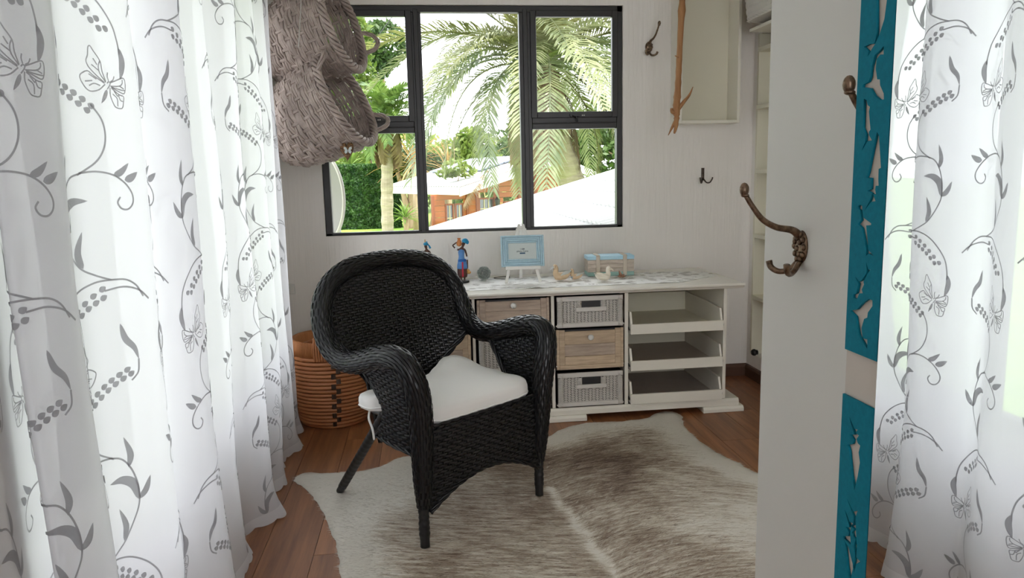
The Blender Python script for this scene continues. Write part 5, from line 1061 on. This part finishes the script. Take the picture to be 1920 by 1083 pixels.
# --- palm fronds
def frond_mesh(name, L, droop, nleaf, ll, wid, mat, arch=.35, fold=.5, sag=.25, seed=0):
    r = np.random.default_rng(seed); t = np.linspace(0, 1, 15); 
    xs = L * (t - .22 * droop * t ** 2.4); zs = L * (arch * t - (arch + droop) * t ** 2.1 * .8); C = np.stack([xs, 0 * t, zs], -1)
    m = MB(); m.tube(C, np.interp(t, [0, .1, 1], [.045, .025, .004]), 5)
    T = nrm(np.gradient(C, axis=0)); ti = np.linspace(.12, .985, nleaf)
    for s in (-1, 1):
        for q in ti:
            c = np.array([np.interp(q, t, C[:, k]) for k in range(3)]); tg = np.array([np.interp(q, t, T[:, k]) for k in range(3)]); tg /= np.linalg.norm(tg); sd = np.array((0, s, 0.0)); upv = np.cross(tg, (0, 1, 0)); upv = upv if upv[2] > 0 else -upv
            l = ll * (.45 + .55 * math.sin(PI * min(1, q * .85 + .16))) * r.uniform(.85, 1.1); d = sd * .80 + tg * (.45 + .5 * q) + upv * (fold * .55) + r.normal(0, .07, 3); d /= np.linalg.norm(d)
            p0 = c; p1 = c + d * l * .55 - np.array((0, 0, sag * .15 * l)); p2 = c + d * l - np.array((0, 0, sag * l)); w = nrm(np.cross(d, upv + r.normal(0, .1, 3))) * wid / 2
            m.add([p0 - w * .6, p0 + w * .6, p1 + w, p1 - w, p2], [(0, 1, 2, 3), (3, 2, 4)])
    return m.mesh(name, mat)
def palm(name, label, base, head, fr, skirt, trunk_r, seed, curve=.2, rings=True):
    r = np.random.default_rng(seed); t = thing(name, label, 'palm tree', base); h = np.array(head) - np.array(base)
    p = catmull([(0, 0, -.15), (curve, 0, h[2] * .4), (h[0] * .8, h[1] * .8, h[2] * .8), tuple(h)], 14); rr = np.linspace(trunk_r * 1.1, trunk_r * .9, len(p)) * (1 + .05 * np.sign(np.sin(np.arange(len(p)) * 1.9)))
    MB().tube(p, rr, 14).build('trunk', M_ptrunk, t, smooth=False)
    for mesh_, num, e0, e1, s0, s1 in fr:
        for k in range(num):
            az = 2 * PI * (k * .618034 + r.random() * .06); el = e0 + (e1 - e0) * ((k + .5) / num); s = r.uniform(s0, s1)
            inst('frond', mesh_, t, tuple(h + np.array((math.cos(az), math.sin(az), 0)) * trunk_r * .5), (0, -el, az), (s, s, s)); bpy.context.scene.collection.objects[-1].rotation_euler.x = r.uniform(-.25, .25)
    for mesh_, num in skirt:
        for k in range(num):
            az = 2 * PI * (k + r.random() * .7) / num; s = r.uniform(.55, 1.0); inst('dead_frond', mesh_, t, tuple(h + np.array((math.cos(az), math.sin(az), -.3)) * trunk_r * .9), (0, r.uniform(1.05, 1.4), az), (s, s, s * .8))
    return t
FG = [frond_mesh('frond', 3.5, .42, 62, .62, .038, M_frond, seed=1), frond_mesh('frond', 3.3, .75, 60, .60, .040, M_frondblue, arch=.5, seed=2)]
FD = frond_mesh('dead_frond', 2.1, .20, 44, .50, .036, M_dead, arch=.1, fold=-.3, sag=.5, seed=3)
palm('palm_tree', 'big feathery date palm with hanging straw fronds outside the window', (3.0, 14.6, GZ), (2.30, 14.2, 3.35), [(FG[0], 22, .05, 1.25, .8, 1.05), (FG[1], 30, -.45, .5, .8, 1.05), (FG[0], 5, -1.0, -.5, .7, .85)], [(FD, 26)], .26, 5, curve=.05)
FF = frond_mesh('frond', 2.0, .55, 30, .62, .075, M_yucca, arch=.45, fold=.8, seed=4); FD2 = frond_mesh('dead_frond', 1.2, .2, 22, .4, .07, M_dead, arch=.1, fold=-.3, sag=.5, seed=5)
palm('palm_tree', 'slender palm with pale ringed trunk in front of the clipped hedge', (-.80, 17.0, GZ), (-.74, 17.0, 2.72), [(FF, 30, -.75, 1.2, .45, .62)], [(FD2, 9)], .135, 8, curve=-.02)

def rosette(name, label, loc, mat, n, L, wid, seed, group=None, stem=0, el0=-.2, el1=1.4):
    t = thing(name, label, 'plant', loc, group=group); r = np.random.default_rng(seed); m = MB(); q = np.linspace(0, 1, 6); x = L * q; z = L * (.22 * q - .38 * q ** 2.2); w = wid * np.sin(PI * np.clip(q * .93 + .06, 0, 1)) ** .6
    m.grid(np.stack([np.stack([x, -w / 2, z + w * .25], -1), np.stack([x, 0 * w, z], -1), np.stack([x, w / 2, z + w * .25], -1)], 1)); me = m.mesh('leaf', mat)
    if stem: MB().tube([(0, 0, -.1), (.03, .02, stem * .5), (0, 0, stem + .1)], [.13, .10, .10], 9).build('stem', M_btrunk, t, smooth=True)
    for k in range(n):
        az = k * 2.39996 + r.uniform(-.1, .1); el = el0 + (el1 - el0) * (k + .5) / n; s = r.uniform(.8, 1.1); inst('leaf', me, t, (0, 0, stem), (0, -el, az), (s, s, s))
    return t
rosette('yucca', 'spiky green yucca above the left end of the hedge', (-3.2, 35, GZ), M_yucca, 46, 1.7, .13, 1, stem=2.9)
rosette('yucca', 'spiky green yucca just left of the pale palm trunk', (-2.25, 35.2, GZ), M_yucca, 46, 1.7, .13, 2, stem=3.3)
rosette('yucca', 'low green yucca at the foot of the branching tree', (-.75, 30.2, GZ + .1), M_yucca, 36, .8, .08, 3, stem=.75)
rosette('dry_agave', 'straw coloured dry agave right of the pale palm trunk', (-.35, 31.5, GZ), M_straw, 56, 1.9, .08, 4, stem=3.0, el0=-.7, group='dry straw plants')
rosette('dry_agave', 'tall straw coloured dry agave above the cabin porch', (1.1, 32, GZ), M_straw, 56, 1.9, .08, 5, stem=2.6, el0=-.7, group='dry straw plants')
rosette('dry_agave', 'straw coloured dry agave behind the cabin ridge', (2.4, 33, GZ), M_straw, 50, 1.8, .08, 6, stem=2.7, el0=-.7, group='dry straw plants')
tree('branching_tree', 'low tree with several slanting stems right of the pale palm trunk', 'tree', (-.55, 32.4, GZ + .32), 2.3, [((-.5, 0, 2.9), (.9, .8, .5)), ((.7, 0, 2.7), (1.0, .8, .5)), ((1.6, 0, 2.6), (.8, .8, .5))], M_dkbush, .10, 3800, .22, seed=3)
m = MB()
for x1, x0 in ((-.5, -.1), (.55, .1), (1.1, .9), (1.5, 1.3)): m.tube(catmull([(x0, -.1, -.1), ((x0 + x1) / 2 + .1, -.1, 1.1), (x1, -.1, 2.5)], 6), np.linspace(.17, .09, 13), 9)
m.build('stem', M_btrunk, bpy.data.objects['branching_tree'], smooth=True)
tree('green_bush', 'bright lime green bush behind the cabin roof', 'bush', (1.7, 27.5, GZ), 2.4, [((.2, 0, 3.3), (.8, .7, 1.0)), ((.5, .2, 2.7), (1.0, .7, .8))], M_bush, .14, 2600, .12, seed=5)
tree('broad_tree', 'tall light green tree at the upper left of the window view', 'tree', (-4.6, 44, GZ), 4, [((0, 0, 8.2), (2.3, 2, 2.6)), ((1.2, 0, 6.6), (1.8, 1.6, 1.6)), ((-2, 0, 7.5), (2.5, 2, 3.2)), ((.6, -.5, 10.2), (1.6, 1.4, 1.5))], M_bush, .21, 7000, .4, seed=6)
tree('broad_tree', 'darker tree top beyond the light green tree on the left', 'tree', (-2.6, 58, GZ), 6, [((0, 0, 12.2), (2.0, 2, 1.8)), ((-1.8, 0, 11), (2.6, 2, 2))], M_dkbush, .24, 3600, .4, seed=7)
for k, (x, y, h_, w_, mt, lb) in enumerate(((-1.2, 42, 3.6, 3.2, M_bush, 'green tree behind the slender palm'), (3.0, 40, 3.2, 3.4, M_bush, 'pale green tree behind the drooping left fronds'), (7.2, 38, 4.2, 3.6, M_dkbush, 'dark green tree behind the date palm crown'), (10.8, 36, 5.0, 3.4, M_dkbush, 'dark leafy tree at the right end of the window view'), (-6.4, 40, 3.8, 3.2, M_bush, 'green tree beyond the hedge at the far left'))):
    tree('garden_tree', lb, 'tree', (x, y, GZ), h_ * .5, [((0, 0, h_), (w_, 1.6, 1.5)), ((-w_ * .5, 0, h_ * .7), (w_ * .7, 1.4, 1.4)), ((w_ * .5, 0, h_ * .75), (w_ * .7, 1.4, 1.4))], mt, .19, 4200, .3, seed=20 + k)

# --- timber cabin
cd_, sd_ = math.cos(math.radians(25)), math.sin(math.radians(25))
CB = thing('timber_cabin', 'orange timber garden cabin with white roof beyond the window', 'cabin', (.93, 19.0, GZ), (0, 0, math.radians(25)))
EZ = 1.02 - GZ; PK = 1.80 - GZ; RZ = 1.30 - GZ; WG = 4.35; SP_ = 3.05; LEN = 4.8
def roofpt(s, d, off=0.0): return (s, d, (EZ + (PK - EZ) * s / SP_ if s <= SP_ else PK + (RZ - PK) * (s - SP_) / (WG - SP_)) + off)
# corrugated sheets
nc_ = 140
for (s0, s1) in ((-.05, SP_), (SP_, WG + .05)):
    m = MB(); d = np.linspace(-.05, LEN, nc_); cor = .018 * np.sin(d * 2 * PI / .15)
    rows = []
    for s in np.linspace(s0, s1, 3): rows.append(np.stack([np.full(nc_, s), d, np.array([roofpt(s, 0)[2]] * nc_) + .05 + cor], -1))
    o = m.grid(np.array(rows)).build('roof_sheet', M_roofw, CB, smooth=True); q = o.modifiers.new('s', 'SOLIDIFY'); q.thickness = .01
MB().box(-.09, -.06, -.10, LEN, EZ - .17, EZ + .03).build('eave_fascia', M_roofw, CB, bevel=.005)
for (s0, s1) in ((-.06, SP_), (SP_, WG + .08)):
    m = MB(); m.prism([(s0, -.19), (s1, -.19), (s1, .03), (s0, .03)], -.12, -.08, lambda a, b, t: (a, t, roofpt(a, 0)[2] + b)); m.build('barge_board', M_roofw, CB, bevel=.004)
# walls of horizontal boards set back under the gable, with door and windows
WD = 1.05; bh = .155
ops = [(.10, .36, .35, 1.80), (.39, .66, .35, 1.80), (1.12, 1.62, .05, 1.92), (1.92, 2.30, .55, 1.80), (2.56, 2.86, .90, 1.72)]
def wallboards():
    z = .05; k = 0
    while z < PK - .12:
        z1 = z + bh - .008; xs_ = [(-.30, 4.05)]
        for (a, b, c, d) in ops:
            if z1 > c and z < d:
                nx_ = []
                for (p, q) in xs_:
                    if b <= p or a >= q: nx_.append((p, q))
                    else:
                        if a - p > .03: nx_.append((p, a))
                        if q - b > .03: nx_.append((b, q))
                xs_ = nx_
        for (p, q) in xs_:
            # clip below the roof line
            lo = max(p, (z1 + .06 - EZ) / (PK - EZ) * SP_) if z1 + .06 > EZ else p; hi = min(q, SP_ + (PK - z1 - .06) / (PK - RZ) * (WG - SP_)) if z1 + .06 > RZ else q
            if hi - lo > .04: MB().box(lo, hi, WD, WD + .05, z, z1).build('board', M_cabin, CB, bevel=.008, seg=1)
        z += bh
wallboards()
for x in (-.30, .73, 1.04, 1.70, 2.40, 2.95): MB().box(x, x + .08, WD - .03, WD + .05, .0, min(roofpt(x, 0)[2], roofpt(x + .08, 0)[2]) - .12).build('post', M_cabint, CB, bevel=.006, seg=1)
for i, (a, b, c, d) in enumerate(ops):
    isd = i == 2; w = MB(); t_ = .045; w.box(a, a + t_, WD - .02, WD + .04, c, d); w.box(b - t_, b, WD - .02, WD + .04, c, d); w.box(a + t_, b - t_, WD - .02, WD + .04, d - t_, d); w.box(a + t_, b - t_, WD - .02, WD + .04, c, c + (t_ if not isd else .8)); o = w.build('door' if isd else 'window', M_cabint, CB, bevel=.004, seg=1)
    zc0 = c + (t_ if not isd else .8)
    MB().box(a + t_, b - t_, WD + .015, WD + .022, zc0, d - t_).build('pane', M_darkglass, o)
    m = MB(); nxm = 2 if b - a < .4 else 3
    for k in range(1, nxm): xx = a + t_ + (b - a - 2 * t_) * k / nxm; m.box(xx - .010, xx + .010, WD - .005, WD + .012, zc0, d - t_)
    nz_ = 4
    for k in range(1, nz_): zz = zc0 + (d - t_ - zc0) * k / nz_; m.box(a + t_, b - t_, WD - .004, WD + .011, zz - .010, zz + .010)
    m.build('muntin', M_muntin, o)
ln_ = thing('wall_lantern', 'black wall lantern beside the cabin door', 'lantern', (.93 + 1.66 * cd_ - (.93) * -sd_ * -1, 19 + 1.66 * sd_ + .93 * cd_, GZ + 1.78), (0, 0, math.radians(25)))
m = MB(); m.lathe([(.03, -.13), (.06, -.12), (.085, .07), (.095, .075), (.05, .12), (.015, .16), (.005, .18)], 6); m.build('lamp_body', M_black, ln_); m = MB(); m.tube([(0, 0, .17), (0, .02, .22), (0, .10, .20)], .012, 6); m.build('bracket', M_black, ln_)
rp = MB(); sgrid = [(1.30, 2.05), (2.08, 2.80)]
for i, (s0, s1) in enumerate(sgrid):
    for d0 in (1.2, 2.3, 3.4): MB().prism([(s0, .10), (s1, .10), (s1, .14), (s0, .14)], d0, d0 + 1.05, lambda a, b, t: (a, t, roofpt(a, 0)[2] + b)).build('roof_panel', M_panel, CB, bevel=.005, seg=1)
fb = inst('fallen_frond', FD, None, (0, 0, 0)); fb.location = (.93 + .9 * cd_ - .1 * sd_, 19 + .9 * sd_ + .1 * cd_, EZ + GZ + .42); fb.rotation_euler = (0.2, .62, math.radians(218)); fb.scale = (.62, .62, .62)
tag(fb, 'fallen straw palm frond draped over the edge of the cabin roof', 'palm frond')
bsap = tree('roof_weed', 'small light green weed sprouting above the cabin roof edge', 'plant', (.93 + .35 * cd_ - .9 * sd_, 19 + .35 * sd_ + .9 * cd_, EZ + GZ + .13), .3, [((0, 0, .42), (.36, .3, .22)), ((.2, 0, .3), (.4, .25, .16)), ((-.2, 0, .25), (.3, .2, .12))], M_bush, .07, 500, .012, seed=31)

# --- tiled roof of the wing beside the window
RF = thing('tiled_roof', 'low white tiled roof close outside at lower right of the window', 'roof', (0.0, 4.95, 0.0))
sl = .28; x_e, x_r = -.35, 3.4; zr = lambda x: .59 + sl * x
cs_len, tw = .32, .30
m = MB(); n = 13; v = np.linspace(0, 1, n); prof = .020 * np.maximum(0, np.sin(v * 4 * PI)) ** .8
top0 = np.stack([np.zeros(n), v * tw, prof + .026], -1); top1 = np.stack([np.full(n, cs_len + .03), v * tw, prof * .9 + .004 + sl * 0], -1)
bot0 = np.stack([np.zeros(n), v * tw, prof * .6 - .012], -1)
m.grid(np.stack([bot0, top0, top1], 0)); tile_me = m.mesh('tile', M_tile)
ncs = int((x_r - x_e) / cs_len) + 1; nt_ = 17
for i in range(ncs):
    x = x_e + i * cs_len
    for j in range(nt_): inst('tile', tile_me, RF, (x, j * tw, zr(x) + .012), (0, -math.atan(sl), 0))
m = MB(); m.prism([(x_e, -.10), (x_r + .1, -.10), (x_r + .1, -.02), (x_e, -.02)], 0, nt_ * tw, lambda a, b, t: (a, t, zr(a) + b)); m.build('roof_deck', M_roofw, RF)
m = MB(); m.prism([(x_e - .02, -.12), (x_r, -.12), (x_r, .06), (x_e - .02, .06)], nt_ * tw, nt_ * tw + .04, lambda a, b, t: (a, t, zr(a) + b)); m.build('barge_board', M_roofw, RF, bevel=.004)
for k in range(14): MB().tube([(x_r + .12, k * .40, zr(x_r) + .02), (x_r + .12, k * .40 + .41, zr(x_r) + .03)], [.11, .12], 12).build('ridge_tile', M_tile, RF, smooth=True)
MB().box(x_e + .3, x_r, .05, nt_ * tw - .1, GZ, zr(x_e) - .05).build('gable_wall', M_extwall, RF)

# --- satellite dish outside the left pane
sd2 = thing('satellite_dish', 'pale round satellite dish just outside the lower left window pane', 'satellite dish', (-.715, 5.30, 1.22), (0, 0, math.radians(131)))
m = MB(); rr_ = np.linspace(0.004, .33, 12); m.lathe(np.stack([rr_, .55 * rr_ ** 2], -1), 40, (0, -.03, 0), 'y', caps=False); o = m.build('reflector', M_dish, sd2, smooth=True); s = o.modifiers.new('s', 'SOLIDIFY'); s.thickness = .004
a = np.linspace(0, 2 * PI, 60)[:-1]; MB().tube(np.stack([.332 * np.cos(a), np.full(59, -.03 + .55 * .109), .332 * np.sin(a)], -1), .011, 8, closed=True).build('rim', M_dishrim, sd2, smooth=True)
MB().tube([(0, -.035, 0), (0, -.12, -.02), (0, -.14, -.25), (0, -.14, -2.42)], .022, 10).build('mast', M_dishrim, sd2, smooth=True)
cw = tag(MB().tube(catmull([(-3.4, 22, 1.8), (-1.4, 21, 4.6), (1.6, 20, 8.0)], 8), .012, 5).build('power_cable', M_black, None), 'thin dark cable running up across the upper left pane', 'cable')
